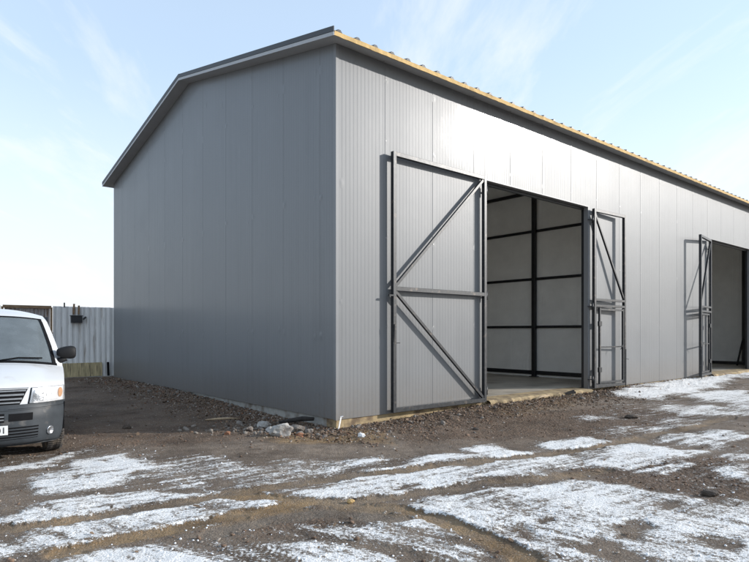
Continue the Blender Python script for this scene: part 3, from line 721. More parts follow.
# roof: two sandwich slabs, ribs on top, cut foam along the eaves, dark flashing up the verges
OE, OG = 0.285, 0.25
for side in (0, 1):
    def pb(b, z): return (b, z) if side == 0 else (W_B - b, z)
    def under(b): return 6.31 + SLOPE * b
    x0, x1 = -OG, L_A + OG
    mb = MB()
    v = []
    for x_ in (x0, x1):
        for b_, dz in ((-OE, 0), (W_B / 2, 0), (W_B / 2, .075), (-OE, .075)):
            bb, _ = pb(b_, 0); v.append((x_, bb, under(b_) + dz + .002))
    f = [(0, 1, 5, 4), (2, 3, 7, 6), (0, 3, 2, 1), (4, 5, 6, 7)]
    mb.add(v, f[:1], 1); mb.add(v, f[1:], 0)
    cl_ = MB(); v = []
    for x_ in (.11, L_A - .11):
        for b_ in (.11, W_B / 2 - .01): v.append((x_, pb(b_, 0)[0], under(b_) - .004))
    cl_.add(v, [(0, 1, 3, 2)]); cl_.build('ceiling_bounce_lining', M['liner'], shed)  # unseen pale sheet under the roof, added to brighten the inside
    # trapezoid ribs
    k = x0 + .10
    while k < x1 - .1:
        w0, w1, hh = .055, .022, .04
        vv = []
        for b_ in (-OE - .012, W_B / 2):
            bb, _ = pb(b_, 0)
            for dx, dz in ((-w0, 0), (-w1, hh), (w1, hh), (w0, 0)): vv.append((k + dx, bb, under(b_) + .0775 + dz))
        mb.add(vv, [(0, 1, 5, 4), (1, 2, 6, 5), (2, 3, 7, 6), (0, 3, 2, 1)], 0)
        k += .375
    roof = mb.build('roof', [M['darktrim'], M['soffit']], shed)
    mb = MB(); n = 260; v = []
    for i in range(n + 1):
        x_ = x0 + .003 + (x1 - x0 - .006) * i / n
        j1, j2, j3 = (rd.uniform(-.005, .005) for _ in range(3))
        for b_, dz in ((-OE + .002, .004), (-OE - .010 + j1, .004), (-OE - .012 + j2, .074), (-OE + .002, .0745 )):
            bb, _ = pb(b_, 0); v.append((x_, bb, under(-OE) + dz + (j3 * .4 if dz == .004 else 0)))
    mb.add(v, [(4 * i + j, 4 * i + 4 + j, 4 * i + 5 + j, 4 * i + 1 + j) for i in range(n) for j in range(3)])
    mb.build('foam_edge', M['foam'], roof)
    for xv in (x0 - .012, x1 + .002):
        mb = MB(); v = []
        for x_ in (xv, xv + .010):
            for b_, dz in ((-OE - .01, -.002), (W_B / 2, -.002), (W_B / 2, .058), (-OE - .01, .058)):
                bb, _ = pb(b_, 0); v.append((x_, bb, under(b_) + dz))
        mb.add(v, [(0, 1, 2, 3), (7, 6, 5, 4), (0, 4, 5, 1), (2, 6, 7, 3), (0, 3, 7, 4), (1, 5, 6, 2)], 1)  # paler lower half: the edge highlight is put into its colour
        # a lapped lip half way up and the flat cap on top of the upstand
        v = []
        for x_ in (xv - .006, xv + .009):
            for b_, dz in ((-OE - .012, .062), (W_B / 2, .062), (W_B / 2, .145), (-OE - .012, .145)):
                bb, _ = pb(b_, 0); v.append((x_, bb, under(b_) + dz))
        mb.add(v, [(0, 1, 2, 3), (7, 6, 5, 4), (0, 4, 5, 1), (2, 6, 7, 3), (0, 3, 7, 4), (1, 5, 6, 2)], 0)
        mb.build('verge_flashing', [M['darktrim'], M['soffit']], roof)
mb = MB(); v = []
for x_ in (-OG - .01, L_A + OG + .01):
    for b_, dz in ((W_B / 2 - .22, .142 - .22 * SLOPE), (W_B / 2, .155), (W_B / 2 + .22, .142 - .22 * SLOPE)): v.append((x_, b_, 6.31 + SLOPE * W_B / 2 + dz))
mb.add(v, [(0, 1, 4, 3), (1, 2, 5, 4)]); mb.build('ridge_cap', M['darktrim'], shed)

# cross walls, columns, girts, truss inside
def partition(a0, steel_side):
    mb = MB(); xs = np.linspace(.12, W_B - .12, 11)
    mb.box(a0, a0 + .08, .12, W_B - .12, Z_FLOOR + .002, soffit(.12) - .01)
    prof = [(.12, soffit(.12) - .008), (W_B - .12, soffit(.12) - .008), (W_B / 2, soffit(W_B / 2) - .02)]
    v = [(x, b, z) for x in (a0, a0 + .08) for b, z in prof]; mb.add(v, [(0, 1, 2), (5, 4, 3), (0, 2, 5, 3), (1, 4, 5, 2)])
    pts = rib_profile(.125, W_B - .125, [.45 + 1.18 * k for k in range(10)], [])
    for (p, dp), (q, dq) in zip(pts[:-1], pts[1:]):
        mb.quad([(a0 - .008 + dp, p, Z_FLOOR + .003), (a0 - .008 + dq, q, Z_FLOOR + .003), (a0 - .008 + dq, q, soffit(.12) - .02), (a0 - .008 + dp, p, soffit(.12) - .02)])
    return mb.build('partition', M['liner'], shed)


pt = partition(10.05, 1); A0 = 10.05
for z_ in (0.33, 1.76, 3.26, 4.76):
    mb = MB(); mb.bar((A0 - .035, .13, z_), (A0 - .035, W_B - .13, z_), .06, .08 if z_ > 1 else .12, (0, 0, 1)); mb.build('girt', M['steel'], pt)
for b_ in (.25, 3.05, 6.0, 8.95, W_B - .25):
    mb = MB(); mb.bar((A0 - .105, b_, Z_FLOOR + .002), (A0 - .105, b_, soffit(b_) - .03), .12, .115, (0, 1, 0)); mb.box(A0 - .2, A0 - .04, b_ - .13, b_ + .13, Z_FLOOR + .003, Z_FLOOR + .02)
    mb.build('column', M['steel'], pt)
mb = MB(); zc = 5.95
mb.bar((A0 - .2, .14, zc), (A0 - .2, W_B - .14, zc), .08, .10)
for b0, b1 in ((.14, W_B / 2), (W_B - .14, W_B / 2)): mb.bar((A0 - .2, b0, soffit(b0) - .08), (A0 - .2, b1, soffit(b1) - .08), .08, .10)
bs_ = np.linspace(.4, W_B - .4, 15)
for i, (p, q) in enumerate(zip(bs_[:-1], bs_[1:])):
    z0, z1 = (zc + .05, soffit(q) - .13) if i % 2 == 0 else (soffit(p) - .13, zc + .05)
    mb.bar((A0 - .2, p, z0), (A0 - .2, q, z1), .05, .05, (1, 0, 0))
mb.build('truss', M['steel'], pt)
p2 = partition(22.55, 1)
mb = MB(); mb.bar((22.5, .13, .27), (22.5, W_B - .13, .27), .06, .12); mb.build('girt', M['steel'], p2)
mb = MB(); mb.bar((22.43, 1.15, Z_FLOOR + .002), (22.43, 1.15, soffit(1.1)), .12, .14, (0, 1, 0)); mb.bar((22.3, 1.15, 1.3), (21.6, 1.15, Z_FLOOR + .02), .06, .06); mb.build('column', M['steel'], p2)


# gate leaves: open frames of square tube, folded back against the front
def leaf(hinge, free, z0, z1, wicket, label):
    """hinge, free: (a, distance out of the wall).  Bars are laid out in the plane between them."""
    hx, hd = hinge; fx, fd = free; wdt = math.hypot(fx - hx, fd - hd)
    ux, uy = (fx - hx) / wdt, -(fd - hd) / wdt
    nrm = Vector((-uy, ux, 0)); nrm = -nrm if nrm.y > 0 else nrm           # out of the wall

    def P(u, z, o=0.0): return Vector((hx + ux * u, -hd + uy * u, z)) + nrm * o
    T = .075
    g = MB()
    for u in (T / 2, wdt - T / 2): g.bar(P(u, z0), P(u, z1), T, T, nrm)
    for z in (z0 + T / 2, z1 - T / 2): g.bar(P(T, z), P(wdt - T, z), T, T, nrm)
    zm = z0 + (z1 - z0) * .475
    if not wicket: g.bar(P(T, zm), P(wdt - T, zm), T, T, nrm)
    else:
        zm = z0 + 2.06; g.bar(P(T, zm), P(wdt - T, zm), T * .8, T, nrm); g.bar(P(T, zm + .15), P(wdt - T, zm + .15), T * .8, T, nrm)
    lf = g.build('door_leaf', M['galv'], shed)
    if label: lf['label'] = label
    if not wicket:
        for (ua, za, ub, zb) in ((wdt - T, zm + .05, T, z1 - T), (wdt - T, zm - .05, T, z0 + T)):
            b_ = MB(); b_.bar(P(ua, za), P(ub, zb), .055, .05, nrm); b_.build('brace', M['galv'], lf)
        k = MB(); k.bar(P(wdt + .01, zm - .95, .03), P(wdt - .16, zm - .95, .03), .014, .014); k.bar(P(wdt - .02, zm - 1.02, .03), P(wdt - .02, zm - .62, .045), .016, .016)
        k.build('latch', M['steel'], lf); k = MB(); k.bar(P(wdt + .0, zm - .12, .02), P(wdt + .09, zm - .12, .02), .03, .03); k.build('hasp', M['steel'], lf)
    else:
        b_ = MB(); b_.bar(P(T, z1 - T - .05), P(wdt - T, zm + .22), .05, .05, nrm); b_.build('brace', M['steel'], lf)
        q = MB(); ua, ub = .27, wdt - T - .03
        for u in (ua, ub): q.bar(P(u, z0 + T + .02, .002), P(u, zm - .05, .002), .05, .05, nrm)
        for z in (z0 + T + .05, zm - .09): q.bar(P(ua + .025, z, .002), P(ub - .025, z, .002), .05, .05, nrm)
        q.bar(P(ua + .025, z0 + 1.02, .002), P(ub - .025, z0 + 1.02, .002), .032, .04, nrm)
        wk = q.build('wicket_door', M['galv'], lf)
        for z in (z0 + .45, zm - .45):
            k = MB(); k.bar(P(ua - .09, z, .03), P(ua + .03, z, .03), .12, .05, nrm); k.build('hinge', M['steel'], wk)
        k = MB(); k.tube([P(ub - .05, z0 + 1.05, .05), P(ub - .12, z0 + 1.08, .09), P(ub - .2, z0 + 1.03, .10), P(ub - .26, z0 + .95, .09)], .008); k.build('handle', M['steel'], wk)
        k = MB(); k.bar(P(wdt - .02, z0 - .14, .04), P(wdt - .02, z0 + .95, .04), .018, .018); k.bar(P(wdt - .02, z0 + .7, .04), P(wdt + .08, z0 + .68, .06), .014, .014); k.build('latch', M['steel'], lf)
    for z in (z0 + .22, zm - .02, z1 - .28):
        k = MB(); k.tube([P(-.035, z - .09, .0), P(-.035, z + .09, .0)], .024, 10); k.bar(P(-.05, z, -.01), P(.02, z, .01), .05, .03); k.bar(P(-.04, z, 0), P(-.13, z, -hd + .01), .05, .02)
        k.build('hinge', M['steel'], lf)
    return lf


leaf((3.70, .085), (1.135, .105), .195, 4.75, False, 'wide left gate leaf of open steel tube with two diagonal braces')
leaf((7.90, .085), (9.36, .165), .20, 4.68, True, 'narrow right gate leaf with small wicket frame, folded flat')
leaf((15.36, .085), (13.93, .30), .20, 4.66, True, 'narrow gate leaf of the far gateway, standing off the wall')
leaf((19.54, .085), (22.1, .105), .2, 4.70, False, None)

# a few long screws under the eave
mb = MB(); mb.lathe([(0, .0), (0, .016), (-.014, .011), (-.014, 0)], (0, 0, 0), 'z', 8); first = mb.build('screw', M['bolt'], shed)
for i, s_ in enumerate(seamA[:16]):
    o = first if i == 0 else first.copy()
    if i: COL.objects.link(o); o.parent = shed
    o.location = (s_ - .06, -.05, soffit(0) - .05 * SLOPE - .004)

# ------------------------------------------------------------------ fence
FB = 12.55
fence = empty('sheet_metal_fence', CORNER + AX * .32 + BX * FB, ROT, 'grey corrugated sheet metal fence between the white van and the warehouse', 'fence')


def corr(x0, x1, z0, z1, per, dep, y0=0.0, jag=0.0):
    mb = MB(); xs = []; x_ = x0
    while x_ < x1 - 1e-6:
        for f_, d_ in ((0, 0), (.36, 0), (.5, dep), (.86, dep)):
            q = x_ + f_ * per
            if q < x1: xs.append((q, d_))
        x_ += per
    xs.append((x1, 0)); rr = random.Random(int(x1 * 100))
    for (p, dp), (q, dq) in zip(xs[:-1], xs[1:]):
        j = rr.uniform(-jag, jag)
        mb.add([(p, y0 + dp, z0), (q, y0 + dq, z0), (q, y0 + dq, z1 + j), (p, y0 + dp, z1 + j)], [(0, 1, 2, 3)])
        mb.add([(p, y0 + dp + .004, z0), (q, y0 + dq + .004, z0), (q, y0 + dq + .004, z1 + j), (p, y0 + dp + .004, z1 + j)], [(3, 2, 1, 0)])
    return mb


corr(-1.92, .05, .17, 2.40, .163, .035, 0, .004).build('sheet', M['fence'], fence)
corr(-3.2, -2.0, .17, 2.36, .10, .02, .01, .006).build('sheet', M['fencebrown'], fence)
corr(-18.0, -3.3, .15, 2.38, .163, .035, .0, .006).build('sheet', M['fence'], fence)
mb = MB(); mb.bar((-3.25, -.06, 2.36), (-1.98, -.06, 2.36), .05, .09); mb.build('top_rail', M['rustwood'], fence)
for x_ in (-1.97, -3.26, -6.5, -9.8, -13.1, -16.4):
    mb = MB(); mb.bar((x_, -.03, .0), (x_, -.03, 2.36), .055, .055); mb.build('post', M['rustwood'] if x_ > -4 else M['galv'], fence)
mb = MB(); mb.bar((-1.90, -.035, .40), (-.50, -.035, .40), .03, .44); mb.build('board', M['mosswood'], fence)
for x_, w_ in ((-.30, .10), (-.08, .13)):
    mb = MB(); mb.bar((x_, -.03, .05), (x_ - .02, -.03, .62), w_, .05); mb.build('post', M['black'], fence)
mb = MB(); mb.bar((-.9, -.10, .13), (.2, -.10, .13), .10, .09); mb.build('kerb', M['concrete'], fence)
for x_ in (-1.34, -1.20):
    mb = MB(); mb.bar((x_, -.03, 2.16), (x_ + .01, -.03, 2.44 + (.05 if x_ < -1.3 else 0)), .075, .045); mb.build('post', M['rustwood'], fence)
bx = MB(); bx.box(-1.43, -1.12, -.16, -.03, 1.89, 2.10); bx.box(-1.45, -1.10, -.175, -.02, 2.10, 2.125); bx.box(-1.38, -1.17, -.168, -.16, 1.92, 2.05); bx.bar((-1.08, -.10, 2.0), (-1.0, -.10, 2.08), .05, .05)
b_ = bx.build('lock_box', M['blackbox'], fence); b_['label'] = 'black box near the top of the fence sheet'
mb = MB(); mb.bar((-1.60, .0, 2.38), (-1.60, .0, 2.52), .035, .035); mb.build('peg', M['black'], fence)

# ------------------------------------------------------------------ the van
PHI = R(32)
van = empty('parked_van', (-4.575, 6.80, 0.0), PHI, 'white van with dark grey bumper parked in front of the fence', 'van')

# centre line from the bumper foot over the bonnet, windscreen and roof: s back, z, sweep, drop
CL = [(.16, .22, .30, 0), (.06, .26, .36, 0), (.015, .34, .40, 0), (.0, .46, .42, 0), (.0, .56, .42, 0), (.02, .66, .42, 0), (.035, .70, .41, .0),
      (.05, .78, .38, .0), (.07, .88, .36, .01), (.10, .945, .36, .02), (.17, .995, .36, .035), (.32, 1.06, .36, .06), (.52, 1.125, .36, .075), (.74, 1.18, .36, .085), (.88, 1.205, .34, .085),
      (1.12, 1.41, .30, .07), (1.36, 1.61, .25, .06), (1.60, 1.80, .20, .05), (1.72, 1.865, .18, .06), (1.95, 1.925, .12, .085), (2.4, 1.955, .04, .10),
      (3.2, 1.96, 0, .10), (4.4, 1.95, 0, .10), (4.72, 1.92, 0, .11), (4.82, 1.84, 0, .05), (4.86, 1.6, 0, .0), (4.9, 1.0, 0, 0), (4.9, .42, 0, 0)]


def cl(t):
    t = max(0, min(len(CL) - 1.0001, t)); i = int(t); f = t - i
    a, b = CL[i], CL[i + 1]
    p0 = CL[max(0, i - 1)]; p3 = CL[min(len(CL) - 1, i + 2)]
    out = []
    for k in range(4):
        m1 = (b[k] - p0[k]) * .5; m2 = (p3[k] - a[k]) * .5
        d = b[k] - a[k]
        if m1 * d <= 0: m1 = 0
        if m2 * d <= 0: m2 = 0
        m1 = max(-abs(3 * d), min(abs(3 * d), m1)); m2 = max(-abs(3 * d), min(abs(3 * d), m2))
        f2, f3 = f * f, f * f * f
        out.append((2 * f3 - 3 * f2 + 1) * a[k] + (f3 - 2 * f2 + f) * m1 + (-2 * f3 + 3 * f2) * b[k] + (f3 - f2) * m2)
    return out


YS = [(.2, .86), (.35, .90), (.6, .925), (.85, .935), (1.0, .93), (1.15, .915), (1.4, .86), (1.6, .80), (1.75, .75), (1.86, .69), (1.97, .66)]


def yside(z):
    for (z0, y0), (z1, y1) in zip(YS[:-1], YS[1:]):
        if z <= z1: return y0 + (y1 - y0) * max(0, (z - z0) / (z1 - z0))
    return YS[-1][1]


def tw(s):
    f_ = max(0, min(1, s / 1.3)); return .925 + .075 * f_ * f_ * (3 - 2 * f_)


def S(t, v, off=0.0):
    s, z, sw, dr = cl(t); av = abs(v)
    zz = z - dr * av ** 2.5
    ss_ = s + sw * (0.35 * av ** 2 + .65 * av ** 5)
    p = Vector((v * yside(zz) * tw(ss_), ss_, zz))
    if off:
        e = .02
        n = (S(t + e, v) - S(t - e, v)).cross(S(t, min(1, v + e)) - S(t, max(-1, v - e)))
        if n.length > 1e-9:
            n.normalize()
            if n.dot(Vector((0, -1, .5))) < 0: n = -n
            p = p + n * off
    return p


def patch(t0, t1, v0, v1, nt=8, nv=10, off=0.0, shape=None, thick=0.0):
    mb = MB(); v = []
    for i in range(nt + 1):
        for j in range(nv + 1):
            t = t0 + (t1 - t0) * i / nt; w = v0 + (v1 - v0) * j / nv
            if shape: t, w = shape(i / nt, j / nv)
            v.append(S(t, w, off))
    f = [(i * (nv + 1) + j, i * (nv + 1) + j + 1, (i + 1) * (nv + 1) + j + 1, (i + 1) * (nv + 1) + j) for i in range(nt) for j in range(nv)]
    mb.add(v, f, 0, True)
    if thick:                                                         # skirt back to the body
        rim = [j for j in range(nv + 1)] + [i * (nv + 1) + nv for i in range(1, nt + 1)] + [nt * (nv + 1) + j for j in range(nv - 1, -1, -1)] + [i * (nv + 1) for i in range(nt - 1, 0, -1)]
        vv = [v[i] for i in rim]; c = sum((Vector(q) for q in vv), Vector()) / len(vv)
        back = []
        for i in rim:
            ti, vi = divmod(i, nv + 1); t = t0 + (t1 - t0) * ti / nt; w = v0 + (v1 - v0) * vi / nv
            if shape: t, w = shape(ti / nt, vi / nv)
            back.append(S(t, w, off - thick))
        n = len(rim)
        mb.add(vv + back, [(k, (k + 1) % n, n + (k + 1) % n, n + k) for k in range(n)], 0, False)
    return mb


# shell over the front and top, without the windscreen
T_BON, T_WS0, T_WS1 = 6.0, 14.0, 17.25
VW = .90
mb = MB(); NV = 36
ts = [6 + k * .25 for k in range(int((27 - 6) / .25) + 1)]
vs = sorted(set([-1 + 2 * k / NV for k in range(NV + 1)] + [-VW, VW]))
idx = {}
for t in ts:
    for w in vs: idx[(t, w)] = len(mb.v); mb.v.append(tuple(S(t, w)))
for t, t2 in zip(ts[:-1], ts[1:]):
    for w, w2 in zip(vs[:-1], vs[1:]):
        if T_WS0 <= t and t2 <= T_WS1 and -VW - 1e-6 <= w and w2 <= VW + 1e-6: continue
        mb.f.append((idx[(t, w)], idx[(t, w2)], idx[(t2, w2)], idx[(t2, w)])); mb.m.append(0); mb.sm.append(True)
# the sides hang from the shell's edge
edge = [S(t, 1.0) for t in [6 + .1 * k for k in range(211)]]
AXF, AXR, WR = .93, 3.93, .385


def edge_at(s):
    best = None
    for p, q in zip(edge[:-1], edge[1:]):
        if p.y <= s <= q.y + 1e-9 and q.y > p.y:
            f_ = (s - p.y) / (q.y - p.y); z = p.z + (q.z - p.z) * f_
            best = z if best is None else max(best, z)
    return best if best is not None else edge[-1].z


for sd in (1, -1):
    st = [edge[0].y + .001] + [edge[0].y + .03 + k * .06 for k in range(76)]
    st = [q for q in st if q < 4.9] + [4.898]; rows = 26; v = []
    for s_ in st:
        zt_ = edge_at(s_)
        for k in range(rows + 1):
            z = .30 + (zt_ - .30) * k / rows
            v.append([sd * yside(z) * tw(s_), s_, z])
    f = []
    for i in range(len(st) - 1):
        for k in range(rows):
            q = [i * (rows + 1) + k, i * (rows + 1) + k + 1, (i + 1) * (rows + 1) + k + 1, (i + 1) * (rows + 1) + k]
            cs = sum(v[j][1] for j in q) / 4; cz = sum(v[j][2] for j in q) / 4
            if min(math.hypot(cs - AXF, cz - .33), math.hypot(cs - AXR, cz - .33)) < WR: continue
            f.append(tuple(q))
    used = set(j for q in f for j in q)
    for j in used:                                                     # pull the cut edge onto the arch circle
        for c in (AXF, AXR):
            dx, dz = v[j][1] - c, v[j][2] - .33; d = math.hypot(dx, dz)
            if d < WR + .03 and d > 1e-6: v[j][1] = c + dx / d * WR; v[j][2] = .33 + dz / d * WR; v[j][0] = sd * (yside(v[j][2]) * tw(v[j][1]) + .004)
    mb.add(v, f, 0, True)
body = mb.build('body', M['white'], van)

patch(8.50, 8.62, -.55, .55, 1, 20, .0015).build('seam', M['black'], body)
ws = patch(T_WS0, T_WS1, -VW, VW, 10, 24, -.006).build('windscreen', M['glass'], van)
bd = MB()
for (t0, t1, v0, v1) in ((T_WS0 - .12, T_WS0 + .16, -VW - .02, VW + .02), (T_WS1 - .1, T_WS1 + .08, -VW - .02, VW + .02), (T_WS0, T_WS1, VW - .035, VW + .012), (T_WS0, T_WS1, -VW - .012, -VW + .035)):
    q = patch(t0, t1, v0, v1, 8, 16, .003); bd.add(q.v, q.f, 0, True)
bd.build('seal', M['black'], ws)
wp = MB()
for v0, v1, tt in ((-.62, .02, 1.3), (.12, .72, 1.1)):
    wp.tube([S(T_WS0 - .05, v0, .02), S(T_WS0 + .25, (v0 + v1) / 2, .03), S(T_WS0 + .32, v1, .03)], .011, 6)
wp.build('wiper', M['black'], van)

# bumper, darker plastic wrapping the corners
bump = patch(0, 6.35, -1, 1, 22, 44, .012, thick=.02)
for sd in (1, -1):
    v = []
    ss = [edge[0].y - .04 + .03 * k for k in range(12)]
    for s_ in ss:
        for z in (.24, .32, .42, .52, .62, .70): v.append((sd * (yside(z) * tw(s_) + .012), s_, z))
    f = []
    for i in range(len(ss) - 1):
        for k in range(5):
            cs = (ss[i] + ss[i + 1]) / 2; cz = (.24, .32, .42, .52, .62, .70)[k] + .045
            if math.hypot(cs - AXF, cz - .33) < WR: continue
            f.append((i * 6 + k, i * 6 + k + 1, (i + 1) * 6 + k + 1, (i + 1) * 6 + k))
    bump.add(v, f, 0, True)
bmp = bump.build('bumper', M['plastic'], van)
for (t0, t1, v0, v1) in ((3.65, 4.62, -.26, .26), (3.72, 4.55, .31, .60), (3.72, 4.55, -.60, -.31)):
    patch(t0, t1, v0, v1, 6, 10, .0145).build('air_intake', M['black'], bmp)
for k in range(2):
    q = patch(3.9 + k * .33, 4.02 + k * .33, -.255, .255, 2, 10, .022, thick=.006); q.build('slat', M['slat'], bmp)
patch(1.75, 3.0, -.68, .68, 6, 20, .0145).build('lower_grille', M['black'], bmp)
for k in range(4):
    patch(1.85 + k * .29, 1.98 + k * .29, -.68, .68, 2, 24, .022, thick=.006).build('slat', M['plastic'], bmp)
q = patch(4.95, 5.06, -.97, .97, 3, 40, .020, thick=.01); q.build('rub_strip', M['plastic'], bmp)
q = patch(5.15, 5.22, .30, .99, 2, 20, .0135); q.build('seam', M['black'], bmp)
for sd in (1, -1):
    c = S(2.3, sd * .83, .012); n = (S(2.3, sd * .83, .05) - c).normalized()
    fl = MB(); X = n.cross(Vector((0, 0, 1))).normalized(); Y = X.cross(n)
    ringp = [(.052, .0), (.052, .012), (.044, .013), (.040, .006), (.0, .004)]; seg = 24
    v = [c + (X * math.cos(k / seg * 6.2832) + Y * math.sin(k / seg * 6.2832)) * r_ + n * d_ for r_, d_ in ringp for k in range(seg)]
    fl.add(v, [(i * seg + k, i * seg + (k + 1) % seg, (i + 1) * seg + (k + 1) % seg, (i + 1) * seg + k) for i in range(4) for k in range(seg)], 0, True)
    fl.build('fog_lamp', M['lampdark'], bmp)
# plate with the characters that can be read
pl = MB(); pc = S(3.05, 0, .02)
pl.box(-.26, .26, pc.y - .034, pc.y - .026, .385, .495)
plate = pl.build('number_plate', M['plate'], van)
cu = bpy.data.curves.new('plate_text', 'FONT'); cu.body = '01'; cu.size = .105; cu.extrude = .001; cu.align_x = 'RIGHT'
tmp = bpy.data.objects.new('tmp_text', cu); COL.objects.link(tmp); bpy.context.view_layer.update()
me = bpy.data.meshes.new_from_object(tmp.evaluated_get(bpy.context.evaluated_depsgraph_get())); bpy.data.objects.remove(tmp)
me.materials.clear(); me.materials.append(M['ink'])
tx = bpy.data.objects.new('lettering', me); COL.objects.link(tx); tx.parent = plate
tx.location = (.243, pc.y - .0352, .405); tx.rotation_euler = (R(90), 0, 0)

# grille with slats, headlamps
def gshape(i, j):
    w = .44 + .10 * i
    return 6.35 + (8.35 - 6.35) * i, -w + 2 * w * j


patch(0, 0, 0, 0, 8, 24, .006, gshape).build('grille', M['black'], van)
for k in range(4):
    i0 = .10 + k * .235
    w = .43 + .10 * i0
    patch(6.35 + 2 * i0, 6.35 + 2 * (i0 + .10), -w, w, 2, 24, .024, thick=.012).build('grille_slat', M['slat'], van)
for sd in (1, -1):
    def hs(i, j, o=0.0):
        lo = .555 + .035 * i; hi = .985
        w = lo + (hi - lo) * j
        return 6.42 + i * (2.05 + .15 * j), sd * w
    base_ = patch(0, 0, 0, 0, 10, 16, .006, lambda i, j: hs(i, j), thick=.01).build('headlight', M['chrome'], van)
    patch(0, 0, 0, 0, 10, 16, .022, lambda i, j: hs(i, j), thick=.014).build('lens', M['lens'], base_)
    patch(0, 0, 0, 0, 10, 16, .004, lambda i, j: hs(-.05 + 1.10 * i, -.035 + 1.06 * j), thick=.004).build('seal', M['black'], base_)
    patch(0, 0, 0, 0, 8, 10, .010, lambda i, j: hs(.10 + .76 * i * (1 - .15 * abs(2 * j - 1) ** 3), .06 + .34 * j), thick=.004).build('reflector', M['lampdark'], base_)  # inner shading of the lamp is put into this darker bowl
    patch(0, 0, 0, 0, 8, 10, .010, lambda i, j: hs(.14 + .70 * i, .47 + .28 * j), thick=.004).build('reflector', M['chrome'], base_)
    patch(0, 0, 0, 0, 6, 6, .014, lambda i, j: hs(.22 + .60 * i, .885 + .13 * (j - .5) * math.sqrt(max(.12, 1 - (2 * i - 1) ** 2))), thick=.006).build('indicator', M['amber'], base_)

# door mirrors, side glass, wheels, dark floor and cabin
for sd in (1, -1):
    mr = MB(); c = Vector((sd * .965, 1.24, 1.30)); nn = 12; rows = []
    for i in range(nn + 1):
        f_ = i / nn; ph = f_ * math.pi; r_ = math.sin(ph) ** .45
        for k in range(16):
            a_ = k / 16 * 6.2832
            ca, sa = math.cos(a_), math.sin(a_); ca = math.copysign(abs(ca) ** .7, ca); sa = math.copysign(abs(sa) ** .7, sa)
            rows.append((c.x - math.cos(ph) * .125 * sd, c.y + ca * .07 * r_, c.z + sa * (.088 - .022 * math.cos(ph)) * r_ + .01))
    mr.add(rows, [(i * 16 + k, i * 16 + (k + 1) % 16, (i + 1) * 16 + (k + 1) % 16, (i + 1) * 16 + k) for i in range(nn) for k in range(16)], 0, True)
    mr.tube([(sd * .87, 1.26, 1.19), (sd * .90, 1.25, 1.20), (sd * .96, 1.25, 1.23)], [.05, .04, .045], 10)
    mr.build('mirror', M['mirrorblack'], van)
    for s0, s1, z0, z1, lean in ((1.52, 2.35, 1.16, 1.70, .42), (4.0, 4.6, 1.16, 1.70, 0)):
        g = MB(); v = []; n1, n2 = 10, 8
        for i in range(n1 + 1):
            for k in range(n2 + 1):
                z = z0 + (z1 - z0) * k / n2; s_ = s0 + lean * k / n2 * (1 - i / n1) + (s1 - s0) * i / n1
                v.append((sd * (yside(z) + .004), s_, z))
        g.add(v, [(i * (n2 + 1) + k, i * (n2 + 1) + k + 1, (i + 1) * (n2 + 1) + k + 1, (i + 1) * (n2 + 1) + k) for i in range(n1) for k in range(n2)], 0, True)
        g.build('side_window', M['glass'], van)
    for s_, steer in ((AXF, R(7)), (AXR, 0)):
        e = bpy.data.objects.new('wheel', None)
        ty = MB(); ty.lathe([(-.10, .20), (-.105, .26), (-.095, .31), (-.06, .328), (0, .331), (.06, .328), (.095, .31), (.105, .26), (.10, .20)], (0, 0, 0), 'x', 48)
        for k in range(60):
            a_ = k / 60 * 6.2832
            for xx in (-.055, .055): ty.bar((xx - .035, .33 * math.cos(a_), .33 * math.sin(a_)), (xx + .035, .33 * math.cos(a_ + .05), .33 * math.sin(a_ + .05)), .012, .012, (0, math.cos(a_), math.sin(a_)), bev=.001)
        t_ = ty.build('wheel', M['rubber'], van); t_.location = (sd * .765, s_, .333); t_.rotation_euler = (0, 0, steer)
        rm = MB(); x_ = sd * .10
        rm.lathe([(sd * .055, .205), (sd * .095, .20), (sd * .09, .17), (sd * .075, .12), (sd * .085, .05), (sd * .088, .001)], (0, 0, 0), 'x', 40)
        for k in range(8):
            a_ = k / 8 * 6.2832; rm.bar((sd * .088, .06 * math.cos(a_), .06 * math.sin(a_)), (sd * .092, .17 * math.cos(a_), .17 * math.sin(a_)), .035, .014, (1, 0, 0))
        rm.build('rim', M['rim'], t_)
inn = MB()
inn.box(-.80, .80, .5, 4.8, .30, .36); inn.box(-.84, .84, 4.75, 4.8, .36, 1.8)
for c in (AXF, AXR):
    for x_ in (-.70, .70):
        v = [(x_ + dx, c + .40 * math.cos(k / 16 * math.pi), .33 + .40 * math.sin(k / 16 * math.pi)) for dx in (-.19, .19) for k in range(17)]
        inn.add(v, [(k, k + 1, 18 + k, 17 + k) for k in range(16)])
    inn.box(-.50, .50, c - .4, c + .4, .25, .72)
inn.build('underbody', M['black'], van)
ds = patch(13.2, 14.0, -.86, .86, 4, 20, -.16); ds.box(-.76, .76, 1.10, 1.55, .78, 1.11); ds.build('dashboard', M['blackbox'], van)
